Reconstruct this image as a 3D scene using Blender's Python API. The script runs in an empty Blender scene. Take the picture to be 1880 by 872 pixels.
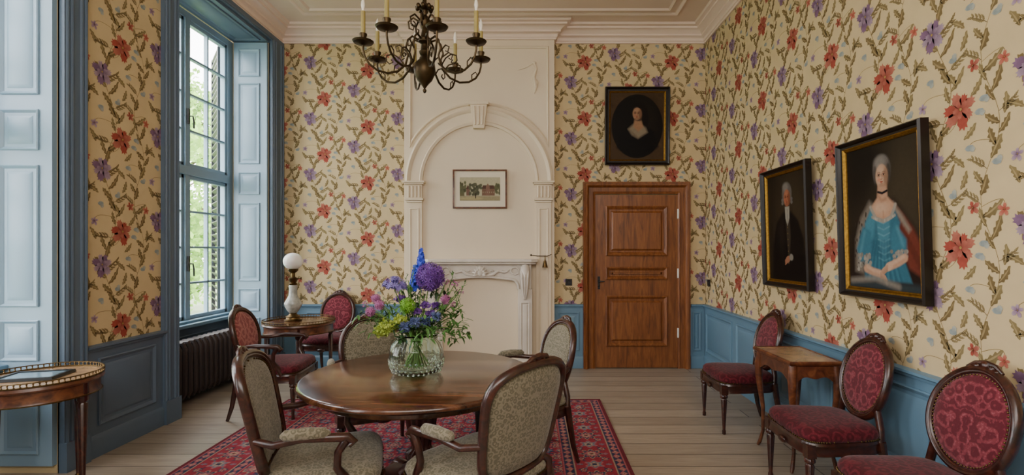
import bpy, bmesh, math, random
import numpy as np
from mathutils import Vector, Matrix
R=random.Random(11)
col=bpy.context.scene.collection
pi=math.pi
XL,XR,YB,YN=-3.165,2.21,6.39,-1.6
ZC=4.30; ZW=4.126; YC=6.27; CX0,CX1=-1.58,0.29; CC=-0.645
FL=0.81
def lin(c):
    return c/12.92 if c<=0.04045 else ((c+0.055)/1.055)**2.4
def hx(s):
    s=s.lstrip('#'); return tuple(lin(int(s[i:i+2],16)/255) for i in (0,2,4))
def mul(c,k): return tuple(min(1,x*k) for x in c)
# ------------------------------------------------------------ materials
def newmat(name):
    m=bpy.data.materials.new(name); m.use_nodes=True
    nt=m.node_tree; b=nt.nodes['Principled BSDF']; return m,nt,b
def tc(nt,scale=(1,1,1),rot=(0,0,0)):
    t=nt.nodes.new('ShaderNodeTexCoord'); mp=nt.nodes.new('ShaderNodeMapping')
    mp.inputs['Scale'].default_value=scale; mp.inputs['Rotation'].default_value=rot
    nt.links.new(t.outputs['Object'],mp.inputs['Vector']); return mp.outputs['Vector']
def noise(nt,vec,scale,detail=4,dist=0,rough=.5):
    n=nt.nodes.new('ShaderNodeTexNoise'); n.inputs['Scale'].default_value=scale
    n.inputs['Detail'].default_value=detail; n.inputs['Distortion'].default_value=dist
    n.inputs['Roughness'].default_value=rough
    nt.links.new(vec,n.inputs['Vector']); return n.outputs['Fac']
def ramp(nt,fac,stops,interp='LINEAR'):
    r=nt.nodes.new('ShaderNodeValToRGB'); r.color_ramp.interpolation=interp
    el=r.color_ramp.elements
    while len(el)<len(stops): el.new(.5)
    for e,(p,c) in zip(el,stops): e.position=p; e.color=(*c,1)
    nt.links.new(fac,r.inputs['Fac']); return r.outputs['Color']
def bumpn(nt,b,fac,strength=.2,dist=.01):
    bp=nt.nodes.new('ShaderNodeBump'); bp.inputs['Strength'].default_value=strength
    bp.inputs['Distance'].default_value=dist
    nt.links.new(fac,bp.inputs['Height']); nt.links.new(bp.outputs['Normal'],b.inputs['Normal'])
def M(name,c,rough=.5,metal=0,var=.12,scale=3,bump=0,bscale=60,coat=0,detail=4,spec=.5):
    m,nt,b=newmat(name); v=tc(nt)
    f=noise(nt,v,scale,detail)
    cc=ramp(nt,f,[(.25,mul(c,1-var)),(.75,mul(c,1+var))])
    nt.links.new(cc,b.inputs['Base Color'])
    b.inputs['Roughness'].default_value=rough; b.inputs['Metallic'].default_value=metal
    b.inputs['Coat Weight'].default_value=coat; b.inputs['Coat Roughness'].default_value=.12
    b.inputs['Specular IOR Level'].default_value=spec
    if bump: bumpn(nt,b,noise(nt,v,bscale,3),bump,.004)
    return m
def WOOD(name,cd,cm,cl,rough=.35,stretch=(2,2,14),scale=3,coat=.3,rot=(0,0,0)):
    m,nt,b=newmat(name); v=tc(nt,stretch,rot)
    f=noise(nt,v,scale,8,1.2,.6)
    cc=ramp(nt,f,[(.3,cd),(.52,cm),(.72,cl)])
    nt.links.new(cc,b.inputs['Base Color']); b.inputs['Roughness'].default_value=rough
    b.inputs['Coat Weight'].default_value=coat; b.inputs['Coat Roughness'].default_value=.15
    bumpn(nt,b,f,.08,.003); return m
def VC(name,rough=.8,nscale=40,amt=.25,bump=.1,spec=.4):
    m,nt,b=newmat(name); v=tc(nt)
    a=nt.nodes.new('ShaderNodeVertexColor'); a.layer_name='Col'
    f=noise(nt,v,nscale,4)
    r=ramp(nt,f,[(.25,(1-amt,)*3),(.75,(1,)*3)])
    mx=nt.nodes.new('ShaderNodeMix'); mx.data_type='RGBA'; mx.blend_type='MULTIPLY'
    mx.inputs['Factor'].default_value=1
    nt.links.new(a.outputs['Color'],mx.inputs[6]); nt.links.new(r,mx.inputs[7])
    nt.links.new(mx.outputs[2],b.inputs['Base Color']); b.inputs['Roughness'].default_value=rough
    b.inputs['Specular IOR Level'].default_value=spec
    if bump: bumpn(nt,b,noise(nt,v,nscale*6,2),bump,.002)
    return m
def FAB(name,c1,c2,c3,s=9,rings=7,rough=.85,sheen=.2,warp=.03):
    m,nt,b=newmat(name); v=tc(nt)
    sp=nt.nodes.new('ShaderNodeSeparateXYZ'); nt.links.new(v,sp.inputs[0])
    ab=nt.nodes.new('ShaderNodeMath'); ab.operation='ABSOLUTE'; nt.links.new(sp.outputs['Y'],ab.inputs[0])
    cb=nt.nodes.new('ShaderNodeCombineXYZ'); nt.links.new(sp.outputs['X'],cb.inputs['X']); nt.links.new(ab.outputs[0],cb.inputs['Y']); nt.links.new(sp.outputs['Z'],cb.inputs['Z'])
    n=nt.nodes.new('ShaderNodeTexNoise'); n.inputs['Scale'].default_value=s*1.3; n.inputs['Detail'].default_value=2; nt.links.new(cb.outputs[0],n.inputs['Vector'])
    vm=nt.nodes.new('ShaderNodeVectorMath'); vm.operation='SCALE'; vm.inputs['Scale'].default_value=warp*14/s; nt.links.new(n.outputs['Color'],vm.inputs[0])
    va=nt.nodes.new('ShaderNodeVectorMath'); va.operation='ADD'; nt.links.new(cb.outputs[0],va.inputs[0]); nt.links.new(vm.outputs[0],va.inputs[1])
    vo=nt.nodes.new('ShaderNodeTexVoronoi'); vo.inputs['Scale'].default_value=s; vo.inputs['Randomness'].default_value=.7; nt.links.new(va.outputs[0],vo.inputs['Vector'])
    k=nt.nodes.new('ShaderNodeMath'); k.operation='MULTIPLY'; k.inputs[1].default_value=rings*2.6; nt.links.new(vo.outputs['Distance'],k.inputs[0])
    si=nt.nodes.new('ShaderNodeMath'); si.operation='SINE'; nt.links.new(k.outputs[0],si.inputs[0])
    f2=noise(nt,v,s*7,4)
    ad=nt.nodes.new('ShaderNodeMath'); ad.operation='MULTIPLY_ADD'; ad.inputs[1].default_value=.28; nt.links.new(si.outputs[0],ad.inputs[0]); nt.links.new(f2,ad.inputs[2])
    cc=ramp(nt,ad.outputs[0],[(.12,c1),(.42,c1),(.58,c2),(.75,c2),(.92,c3)])
    nt.links.new(cc,b.inputs['Base Color']); b.inputs['Roughness'].default_value=rough
    b.inputs['Sheen Weight'].default_value=sheen; b.inputs['Specular IOR Level'].default_value=.2
    bumpn(nt,b,ad.outputs[0],.25,.003); return m
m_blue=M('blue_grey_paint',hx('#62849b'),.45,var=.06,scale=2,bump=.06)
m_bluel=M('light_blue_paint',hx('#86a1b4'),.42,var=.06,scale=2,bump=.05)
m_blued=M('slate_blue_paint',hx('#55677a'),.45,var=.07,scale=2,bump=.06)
m_cream=M('cream_plaster_paint',hx('#dccdb3'),.55,var=.04,scale=1.5,bump=.06,bscale=40)
m_ceil=M('ceiling_plaster',hx('#e4d0c0'),.7,var=.05,scale=1.2,bump=.06)
m_paper=M('wallpaper_ground',hx('#c9b58c'),.75,var=.05,scale=8,bump=.08,bscale=200,spec=.3)
m_print=VC('wallpaper_print',.75,60,.22,0,.3)
m_oil=VC('oil_paint',.5,50,.15,.1,.12)
m_rug=VC('rug_pile',.95,90,.3,.6,.1)
m_oak=WOOD('oak_door_wood',hx('#542c12'),hx('#7c4820'),hx('#8f5b2e'),.45,(8,8,.8),3,.12)
m_mah=WOOD('dark_mahogany',hx('#1a0b07'),hx('#341710'),hx('#4e2619'),.3,(4,4,4),5)
m_ros=WOOD('rosewood_veneer',hx('#27130b'),hx('#52301e'),hx('#7a4f33'),.2,(1,6,1),2.5,.5)
m_wal=WOOD('walnut_veneer',hx('#30160c'),hx('#5c321c'),hx('#7c4c2a'),.35,(3,3,3),4)
m_black=M('ebonised_wood',hx('#17110d'),.4,var=.2,coat=.1,spec=.3)
m_gold=M('gilt',hx('#94702f'),.5,1,.35,60)
m_brass=M('aged_brass',hx('#6a5636'),.42,1,.25,30)
m_bronze=M('dark_bronze',hx('#40331f'),.4,.85,.3,25)
m_iron=M('radiator_paint',hx('#352c2b'),.45,.2,.15,6)
m_blk=M('black_plastic',hx('#141414'),.4)
m_candle=M('candle_sleeve',hx('#8f8042'),.5,var=.12,scale=20)
m_bulb=M('clear_bulb_glass',hx('#d8d2c2'),.1,0,.02)
m_marble=M('white_marble',hx('#d4ccc0'),.3,var=.10,scale=5,detail=8)
m_white=M('white_enamel',hx('#d8d8d0'),.3,var=.02)
m_paperw=M('mount_board',hx('#dcd3be'),.8,var=.03)
m_green=FAB('green_brocade',hx('#625d4b'),hx('#7b7462'),hx('#8a8372'),40,5)
m_red=FAB('crimson_damask',hx('#541421'),hx('#722a35'),hx('#8c4850'),15,6,.75,.2,.05)
m_redv=FAB('crimson_velvet',hx('#420b15'),hx('#571520'),hx('#65202b'),16,6,.8,.1)
m_pink=FAB('rose_damask',hx('#8a4144'),hx('#a8635f'),hx('#b97a74'),12,6,.75,.2,.05)
m_topm=M('brown_marble',hx('#96795a'),.25,var=.4,scale=9,detail=9,coat=.2)
m_leaf=M('leaf_green',hx('#4a7636'),.5,var=.3,scale=30)
m_leafd=M('leaf_dark_green',hx('#2b4e25'),.5,var=.3,scale=30)
m_stem=M('stem_green',hx('#60803a'),.5,var=.2)
m_violet=M('violet_petal',hx('#653890'),.6,var=.35,scale=60)
m_dblue=M('deep_blue_petal',hx('#2440be'),.6,var=.3,scale=60)
m_lilac=M('lilac_petal',hx('#7468aa'),.6,var=.25,scale=60)
m_pinkp=M('pink_petal',hx('#a86394'),.6,var=.25,scale=60)
m_lime=M('lime_petal',hx('#6aa024'),.6,var=.2,scale=60)
m_ygr=M('yellow_green_petal',hx('#9cae40'),.6,var=.25,scale=60)
m_steel=M('steel_blue_petal',hx('#485680'),.6,var=.25,scale=60)
m_porc=M('painted_porcelain',hx('#acb0aa'),.15,var=.5,scale=14)
m_grass=M('grass',hx('#7d8a68'),.9,var=.3,scale=2)
m_tree=M('tree_leaves',hx('#83b046'),.6,var=.45,scale=1.2)  # plain yellow-green leaf colour with random tone variation
m_bark=M('bark',hx('#5a4a38'),.9,var=.3)
m_screen=M('blue_glass_screen',hx('#6f8796'),.08,var=.1)
# glass
m_pane,nt,b=newmat('window_glass')
o=nt.nodes['Material Output']; tr=nt.nodes.new('ShaderNodeBsdfTransparent'); gl=nt.nodes.new('ShaderNodeBsdfGlossy')
gl.inputs['Roughness'].default_value=.02; mx=nt.nodes.new('ShaderNodeMixShader'); mx.inputs[0].default_value=.06
nt.links.new(tr.outputs[0],mx.inputs[1]); nt.links.new(gl.outputs[0],mx.inputs[2]); nt.links.new(mx.outputs[0],o.inputs['Surface'])
m_glass,nt,b=newmat('vase_glass'); b.inputs['Base Color'].default_value=(.84,.95,.88,1)
b.inputs['Roughness'].default_value=.02; b.inputs['Transmission Weight'].default_value=1; b.inputs['IOR'].default_value=1.3
m_opal,nt,b=newmat('opal_glass'); b.inputs['Base Color'].default_value=(.9,.9,.88,1); b.inputs['Roughness'].default_value=.15
b.inputs['Subsurface Weight'].default_value=.3
# floor boards
m_floor,nt,b=newmat('floor_boards'); v=tc(nt)
br=nt.nodes.new('ShaderNodeTexBrick'); br.inputs['Scale'].default_value=1; br.inputs['Brick Width'].default_value=3.9
br.inputs['Row Height'].default_value=.205; br.inputs['Mortar Size'].default_value=.005; br.inputs['Mortar Smooth'].default_value=.3
br.inputs['Color1'].default_value=(*hx('#aea190'),1); br.inputs['Color2'].default_value=(*hx('#978b7b'),1); br.inputs['Mortar'].default_value=(*hx('#453c32'),1)
nt.links.new(v,br.inputs['Vector'])
v2=tc(nt,(1.2,16,1)); f=noise(nt,v2,3,8,.6,.6); g=ramp(nt,f,[(.25,(.70,.68,.66)),(.7,(1,1,1))])
mx=nt.nodes.new('ShaderNodeMix'); mx.data_type='RGBA'; mx.blend_type='MULTIPLY'; mx.inputs['Factor'].default_value=1
nt.links.new(br.outputs['Color'],mx.inputs[6]); nt.links.new(g,mx.inputs[7]); nt.links.new(mx.outputs[2],b.inputs['Base Color'])
b.inputs['Roughness'].default_value=.42; bumpn(nt,b,br.outputs['Fac'],-.4,.004)
# ------------------------------------------------------------ mesh builder
class MB:
    def __init__(s): s.v=[];s.f=[];s.m=[];s.T=None
    def add(s,vs,fs,mi=0):
        o=len(s.v)
        if s.T is not None: vs=[tuple(s.T@Vector(p)) for p in vs]
        s.v+=[tuple(p) for p in vs]; s.f+=[tuple(i+o for i in f) for f in fs]; s.m+=[mi]*len(fs)
    def box(s,x0,x1,y0,y1,z0,z1,mi=0):
        s.add([(x0,y0,z0),(x1,y0,z0),(x1,y1,z0),(x0,y1,z0),(x0,y0,z1),(x1,y0,z1),(x1,y1,z1),(x0,y1,z1)],
              [(0,3,2,1),(4,5,6,7),(0,1,5,4),(1,2,6,5),(2,3,7,6),(3,0,4,7)],mi)
    def lathe(s,prof,c=(0,0,0),seg=28,mi=0,sx=1,sy=1,flute=0,fn=16):
        vs=[];fs=[];n=len(prof)
        for r,z in prof:
            for k in range(seg):
                a=2*pi*k/seg; rr=r*(1+flute*math.cos(fn*a))
                vs.append((c[0]+rr*math.cos(a)*sx,c[1]+rr*math.sin(a)*sy,c[2]+z))
        for i in range(n-1):
            for k in range(seg):
                k2=(k+1)%seg; fs.append((i*seg+k,i*seg+k2,(i+1)*seg+k2,(i+1)*seg+k))
        if prof[0][0]>1e-5: fs.append(tuple(range(seg-1,-1,-1)))
        if prof[-1][0]>1e-5: fs.append(tuple((n-1)*seg+k for k in range(seg)))
        s.add(vs,fs,mi)
    def ball(s,c,r,seg=12,rings=8,mi=0):
        if not hasattr(r,'__len__'): r=(r,r,r)
        s.lathe([(math.sin(pi*i/rings)+1e-6,-math.cos(pi*i/rings)*r[2]) for i in range(rings+1)],c,seg,mi,r[0],r[1])
    def tube(s,pts,rad,seg=8,mi=0,closed=False,flat=1,up=None):
        pts=[Vector(p) for p in pts]; n=len(pts)
        if not hasattr(rad,'__len__'): rad=[rad]*n
        vs=[];fs=[]; N=None
        for i in range(n):
            if closed: t=pts[(i+1)%n]-pts[i-1]
            else: t=pts[min(i+1,n-1)]-pts[max(i-1,0)]
            t.normalize()
            if up is not None: N=Vector(up)
            elif N is None: N=Vector((0,0,1)) if abs(t.z)<.9 else Vector((1,0,0))
            N=(N-t*N.dot(t)); N.normalize(); B=t.cross(N)
            for k in range(seg):
                a=2*pi*k/seg; vs.append(pts[i]+N*(math.cos(a)*rad[i])+B*(math.sin(a)*rad[i]*flat))
        for i in range(n if closed else n-1):
            j=(i+1)%n
            for k in range(seg):
                k2=(k+1)%seg; fs.append((i*seg+k,i*seg+k2,j*seg+k2,j*seg+k))
        if not closed: fs.append(tuple(range(seg-1,-1,-1))); fs.append(tuple((n-1)*seg+k for k in range(seg)))
        s.add(vs,fs,mi)
    def sweep(s,path,prof,mi=0,closed=False,T=lambda a,b,h:(a,b,h),mis=None):
        n=len(path); vs=[];fs=[];np_=len(prof)
        def nrm(p,q):
            dx,dy=q[0]-p[0],q[1]-p[1]; l=math.hypot(dx,dy) or 1; return (dy/l,-dx/l)
        for i in range(n):
            if closed or 0<i<n-1:
                a=nrm(path[i-1],path[i]); b_=nrm(path[i],path[(i+1)%n])
            elif i==0: a=b_=nrm(path[0],path[1])
            else: a=b_=nrm(path[-2],path[-1])
            d=1+a[0]*b_[0]+a[1]*b_[1]; d=max(d,.2); nx,ny=(a[0]+b_[0])/d,(a[1]+b_[1])/d
            for o_,h in prof: vs.append(T(path[i][0]+nx*o_,path[i][1]+ny*o_,h))
        if mis is None:
            for i in range(n if closed else n-1):
                j=(i+1)%n
                for k in range(np_-1): fs.append((i*np_+k,i*np_+k+1,j*np_+k+1,j*np_+k))
            if not closed:
                fs.append(tuple(range(np_))); fs.append(tuple((n-1)*np_+k for k in range(np_-1,-1,-1)))
            s.add(vs,fs,mi)
        else:
            for k in range(np_-1):
                fs=[]
                for i in range(n if closed else n-1):
                    j=(i+1)%n; fs.append((i*np_+k,i*np_+k+1,j*np_+k+1,j*np_+k))
                s.add(vs,fs,mis[k])
    def prism(s,outl,z0,z1,mi=0,T=None):
        n=len(outl); vs=[(x,y,z0) for x,y in outl]+[(x,y,z1) for x,y in outl]
        if T: vs=[T(*p) for p in vs]
        fs=[tuple(range(n-1,-1,-1)),tuple(range(n,2*n))]+[(i,(i+1)%n,n+(i+1)%n,n+i) for i in range(n)]
        s.add(vs,fs,mi)
def mesh_obj(mb,name,mats,parent=None,smooth=38,bev=0,props=None,recalc=True):
    me=bpy.data.meshes.new(name); me.from_pydata(mb.v,[],mb.f)
    if not isinstance(mats,(list,tuple)): mats=[mats]
    for m in mats: me.materials.append(m)
    me.polygons.foreach_set('material_index',mb.m)
    if recalc:
        bm=bmesh.new(); bm.from_mesh(me); bmesh.ops.remove_doubles(bm,verts=bm.verts,dist=1e-6)
        lo=[v for v in bm.verts if not v.link_faces]
        if lo: bmesh.ops.delete(bm,geom=lo,context='VERTS')
        bmesh.ops.recalc_face_normals(bm,faces=bm.faces); bm.to_mesh(me); bm.free()
    if smooth:
        me.polygons.foreach_set('use_smooth',[True]*len(me.polygons))
        me.set_sharp_from_angle(angle=math.radians(smooth))
    me.update()
    o=bpy.data.objects.new(name,me); col.objects.link(o)
    if parent: o.parent=parent
    if bev:
        b=o.modifiers.new('bevel','BEVEL'); b.width=bev; b.segments=2; b.limit_method='ANGLE'; b.angle_limit=math.radians(40)
    for k,v_ in (props or {}).items(): o[k]=v_
    return o
def thing(name,label,cat,loc=(0,0,0),rot=(0,0,0),group=None,kind=None):
    e=bpy.data.objects.new(name,None); col.objects.link(e); e.empty_display_size=.1
    e.location=loc; e.rotation_euler=rot; e['label']=label; e['category']=cat
    if group: e['group']=group
    if kind: e['kind']=kind
    return e
def copy_tree(o,parent=None):
    c=o.copy(); col.objects.link(c)
    if parent is not None: c.parent=parent
    for ch in o.children: copy_tree(ch,c)
    return c
def ST(label,cat): return {'kind':'structure','label':label,'category':cat}
TB=lambda y:(lambda a,b,h:(a,y-h,b))
TR=lambda a,b,h:(XR-h,a,b)
TL=lambda a,b,h:(XL+h,a,b)
def rect(x0,x1,y0,y1): return [(x0,y0),(x1,y0),(x1,y1),(x0,y1)]
def panel(mb,x0,x1,z0,z1,T,mw=.03,h=.014,field=True,mi=0):
    mb.sweep(rect(x0,x1,z0,z1),[(0,0),(0,h*.7),(-mw*.3,h),(-mw*.7,h*.5),(-mw,.001)],mi,True,T)
    if field:
        a,b_=mw+.02,mw+.045
        if x1-x0<2.4*b_: a,b_=mw+.004,mw+.015
        vs=[T(x0+a,z0+a,.001),T(x1-a,z0+a,.001),T(x1-a,z1-a,.001),T(x0+a,z1-a,.001),
            T(x0+b_,z0+b_,h*.8),T(x1-b_,z0+b_,h*.8),T(x1-b_,z1-b_,h*.8),T(x0+b_,z1-b_,h*.8)]
        mb.add(vs,[(0,1,5,4),(1,2,6,5),(2,3,7,6),(3,0,4,7),(4,5,6,7)],mi)
# ------------------------------------------------------------ wallpaper print
class Print:
    def __init__(s): s.v=[];s.f=[];s.c=[]
PW,PH=.553,.711
def rotp(p,a): return (p[0]*math.cos(a)-p[1]*math.sin(a),p[0]*math.sin(a)+p[1]*math.cos(a))
def mix(a,b_,t): return tuple(a[i]*(1-t)+b_[i]*t for i in range(3))
def petal(L,x,y,a,Ln,W,c0,c1,lay):
    P=[(0,-.12),(.3,-.36),(.62,-.52),(.8,-.34),(.95,-.40),(.86,-.1),(1.02,.05),(.86,.18),(.93,.4),(.74,.36),(.6,.55),(.3,.36),(0,.12)]
    L.append((lay,[(x+q[0],y+q[1],*mix(c0,c1,min(1,p[0]))) for p in P for q in [rotp((p[0]*Ln,p[1]*W),a)]]))
def leafp(L,x,y,a,Ln,W,c0,c1,bend=.3,lay=1):
    up=[];dn=[]; n=8
    for i in range(n+1):
        t=i/n; w=W*math.sin(pi*min(1,t*.93+.04))**.8
        sx,sy=t*Ln,bend*Ln*t*t
        up.append((sx-(.03*Ln if i%2==0 else 0),sy+w/2*(1.2 if i%2 else .62))); dn.append((sx,sy-w/2*(1.15 if i%2==0 else .6)))
    P=up+dn[::-1]
    L.append((lay,[(x+q[0],y+q[1],*mix(c0,c1,min(1,max(0,p[0]/Ln)))) for p in P for q in [rotp(p,a)]]))
    # lighter midrib half
    h=[(t*Ln*.9,bend*Ln*(t*.9)**2) for t in (0,.25,.5,.75,1)]
    H=h+[(q[0],q[1]+W*.22*math.sin(pi*(i/4*.9+.05))) for i,q in reversed(list(enumerate(h)))]
    c2=mix(c1,hx('#b8a274'),.45)
    L.append((lay+.4,[(x+q[0],y+q[1],*c2) for p in H for q in [rotp(p,a)]]))
def sprigp(L,x,y,a,Ln,c0,c1,r,lay=1):
    n=4
    strip(L,[(x+q[0],y+q[1]) for q in [rotp((t*Ln/4,.2*Ln*(t/4)**2),a) for t in range(5)]],.003,c0)
    for i in range(1,n+1):
        t=i/n; q=rotp((t*Ln,.2*Ln*t*t),a)
        for sg in (-1,1):
            if i==n and sg==1: leafp(L,x+q[0],y+q[1],a+.25,Ln*.45,Ln*.15,c0,c1,.2,lay)
            else: leafp(L,x+q[0],y+q[1],a+sg*.7,Ln*.42*(1.1-.3*t),Ln*.14,c0,c1,-sg*.3,lay)
def strip(L,pts,w,c,lay=0):
    for p,q in zip(pts[:-1],pts[1:]):
        dx,dy=q[0]-p[0],q[1]-p[1]; l=math.hypot(dx,dy) or 1; nx,ny=-dy/l*w/2,dx/l*w/2
        L.append((lay,[(p[0]+nx,p[1]+ny,*c),(p[0]-nx,p[1]-ny,*c),(q[0]-nx,q[1]-ny,*c),(q[0]+nx,q[1]+ny,*c)]))
def bez(p0,p1,p2,n=6):
    return [((1-t)**2*p0[0]+2*t*(1-t)*p1[0]+t*t*p2[0],(1-t)**2*p0[1]+2*t*(1-t)*p1[1]+t*t*p2[1]) for t in [i/n for i in range(n+1)]]
def make_tile():
    L=[]; r=random.Random(5)
    red,red2,redp=hx('#ad4f40'),hx('#8c4034'),hx('#c07a66')
    pur,pur2,purl=hx('#876886'),hx('#664c68'),hx('#b39eac')
    ol,ol2,ol3=hx('#6c5a36'),hx('#7e6c45'),hx('#8e7e55')
    bl,bl2=hx('#8f9a98'),hx('#b4b4a6'); vn=hx('#8f7a4c')
    vx=lambda y:-.115+.055*math.sin(2*pi*y/PH+.6)
    strip(L,[(vx(y),y) for y in [-.36+i*PH/14 for i in range(15)]],.004,vn)
    vx2=lambda y:.165+.05*math.sin(2*pi*y/PH+2.6)
    strip(L,[(vx2(y),y) for y in [-.36+i*PH/14 for i in range(15)]],.003,vn)
    for p in [((vx(-.12),-.12),(-.03,-.12),(0,0)),((vx(-.33),-.33),(-.2,-.32),(-.187,-.24)),((vx2(.1),.1),(.1,.18),(.07,.2)),
              ((vx2(-.2),-.2),(.07,-.16),(.05,-.2)),((vx2(.2),.2),(.25,.26),(.24,.2)),((vx(.1),.1),(-.24,.14),(-.25,.08))]:
        strip(L,bez(*p),.003,vn)
    for i in range(14):
        y=-.35+i*PH/14+r.uniform(-.012,.012); sd=1 if i%2 else -1
        a=pi/2-sd*r.uniform(.5,1.3)
        if i%5==1: sprigp(L,vx(y),y,a,r.uniform(.09,.12),ol,r.choice([ol2,ol3]),r)
        else: leafp(L,vx(y),y,a,r.uniform(.09,.145),r.uniform(.034,.054),ol if i%3 else ol2,r.choice([ol2,ol3,ol3]),sd*r.uniform(.1,.4))
    for i in range(13):
        y=-.34+i*PH/13+r.uniform(-.012,.012); sd=1 if i%2 else -1
        a=pi/2-sd*r.uniform(.5,1.3)
        if i%5==0: sprigp(L,vx2(y),y,a,r.uniform(.08,.11),ol,r.choice([ol2,ol3]),r)
        else: leafp(L,vx2(y),y,a,r.uniform(.08,.13),r.uniform(.030,.048),ol,r.choice([ol2,ol3]),sd*r.uniform(.1,.4))
    for x,y,a in ((.02,-.30,2.2),(.0,.30,.9),(-.03,.13,1.9),(.24,-.08,1.2),(-.24,-.06,1.8),(.06,.05,.6),(.02,-.16,.5),(-.22,.28,2.4)):
        leafp(L,x,y,a,.095,.036,ol2,ol3,.3)
    def fl(x,y,S,cs,n,ph,ins,lay=2):
        for k in range(n):
            a=ph+2*pi*k/n+r.uniform(-.18,.18); l=S*r.uniform(.75,1.12)
            petal(L,x,y,a,l,l*.56,cs[1],cs[0] if k%2 else mix(cs[0],cs[2],.85),lay)
        for k in range(ins):
            a=ph+.5+2*pi*k/ins; petal(L,x,y,a,S*.5,S*.28,cs[1],mix(cs[0],cs[2],.6),lay+1)
        L.append((lay+2,[(x+S*.08*math.cos(t*pi/3),y+S*.08*math.sin(t*pi/3),*hx('#a88c4c')) for t in range(6)]))
    fl(0,0,.104,(red,red2,redp),7,.3,5)
    fl(-.187,-.25,.094,(pur,pur2,purl),7,.1,5)
    fl(.07,.2,.04,(red,red2,redp),5,.6,0)
    fl(.24,.18,.036,(redp,red,redp),5,.2,0)
    fl(-.25,.07,.036,(purl,pur,purl),5,.2,0)
    for x,y in [(.05,-.21),(.105,-.04),(-.05,.27),(-.2,.2),(.2,-.3),(.13,.02)]:
        a=r.uniform(0,6)
        L.append((2,[(x+.024*math.cos(t*pi/4)*1.1+ .004*(t%2),y+.017*math.sin(t*pi/4),*(bl if t%2 else bl2)) for t in range(8)]))
        petal(L,x,y,a,.038,.03,bl,bl2,3)
    return L
TILE=make_tile()
def clip(P,rc):
    for ax,val,sg in ((0,rc[0],1),(0,rc[1],-1),(1,rc[2],1),(1,rc[3],-1)):
        out=[]; n=len(P)
        for i in range(n):
            a,b_=P[i-1],P[i]; da=(a[ax]-val)*sg; db=(b_[ax]-val)*sg
            if (da>=0)!=(db>=0):
                t=da/(da-db); out.append(tuple(a[k]+(b_[k]-a[k])*t for k in range(5)))
            if db>=0: out.append(b_)
        P=out
        if len(P)<3: return None
    return P
def print_on(pr,rects,u0,z0,T):
    for rc in rects:
        i0=math.floor((rc[0]-u0)/PW)-1; i1=math.ceil((rc[1]-u0)/PW)+1
        for i in range(i0,i1+1):
            off=z0+(PH/2 if i%2 else 0)
            for j in range(math.floor((rc[2]-off)/PH)-1,math.ceil((rc[3]-off)/PH)+2):
                cx,cy=u0+i*PW,off+j*PH
                if cx+.5<rc[0] or cx-.5>rc[1] or cy+.6<rc[2] or cy-.6>rc[3]: continue
                for lay,P in TILE:
                    Q=clip([(p[0]+cx,p[1]+cy,*p[2:]) for p in P],rc)
                    if not Q: continue
                    o=len(pr.v)
                    for q in Q: pr.v.append(T(q[0],q[1],.0006+.0005*lay)); pr.c.append((*q[2:],1))
                    pr.f.append(tuple(range(o,o+len(Q))))
def wall_obj(name,mb,pr,label,mats=(m_paper,m_print)):
    nb=len(mb.v); v=mb.v+pr.v; f=mb.f+[tuple(i+nb for i in q) for q in pr.f]
    me=bpy.data.meshes.new(name); me.from_pydata(v,[],f)
    for m in mats: me.materials.append(m)
    me.polygons.foreach_set('material_index',list(mb.m)+[1]*len(pr.f))
    ca=me.color_attributes.new(name='Col',type='FLOAT_COLOR',domain='POINT')
    arr=np.ones((len(v),4),dtype=np.float32)
    if pr.c: arr[nb:]=np.array(pr.c)
    ca.data.foreach_set('color',arr.ravel()); me.update()
    o=bpy.data.objects.new(name,me); col.objects.link(o)
    for k,v_ in ST(label,'wall').items(): o[k]=v_
    return o
# ------------------------------------------------------------ room shell
WX=-3.64
WIN=[(4.483,6.10),(1.77,3.38),(-.95,.66)]  # last window is unseen, added behind the camera to let in more light
mb=MB(); mb.box(-3.8,XR+.15,YN-.15,YB+.15,-.12,0); o=mesh_obj(mb,'floor',m_floor,smooth=0,props=ST('wide grey-brown scrubbed wooden floorboards','floor'))
mb=MB(); mb.box(-3.8,XR+.15,YN-.15,YB+.15,ZC,ZC+.12); mesh_obj(mb,'ceiling',m_ceil,smooth=0,props=ST('cream plaster ceiling','ceiling'))
mb=MB(); mb.box(XL-.6,XR+.15,YB,YB+.15,0,ZC); pr=Print()
print_on(pr,[(XL,CX0,FL,ZW)],-2.612,3.42,TB(YB))
print_on(pr,[(CX1,.657,FL,ZW),(.657,2.018,2.35,ZW),(2.018,XR,FL,ZW)],.69,3.88,TB(YB))
wall_obj('wall_back',mb,pr,'ochre wallpaper wall printed with red and purple flowers')
mb=MB(); mb.box(XR,XR+.15,YN,YB,0,ZC); pr=Print()
print_on(pr,[(-YB,-1.0,FL,ZW)],-2.59,2.22,lambda a,b,h:(XR-h,-a,b))
wall_obj('wall_right',mb,pr,'long ochre floral wallpaper wall with trailing vines')
mb=MB(); pr=Print()
for a,b_ in [(WIN[0][1],YB),(WIN[1][1],WIN[0][0]),(WIN[2][1],WIN[1][0]),(YN,WIN[2][0])]: mb.box(XL-.55,XL,a,b_,0,ZC)
for a,b_ in WIN: mb.box(XL-.55,XL,a,b_,4.03,ZC); mb.box(XL-.57,WX-.03,a,b_,0,.70)
print_on(pr,[(3.58,4.305,FL,ZW),(.86,1.57,FL,ZW)],3.903,2.35,TL)
wall_obj('wall_left',mb,pr,'thick window wall with floral wallpaper between the windows')
mb=MB(); mb.box(XL-.6,XR+.15,YN-.15,YN,0,ZC); mesh_obj(mb,'wall_near',m_cream,smooth=0,props=ST('plain cream painted wall','wall'))
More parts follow.
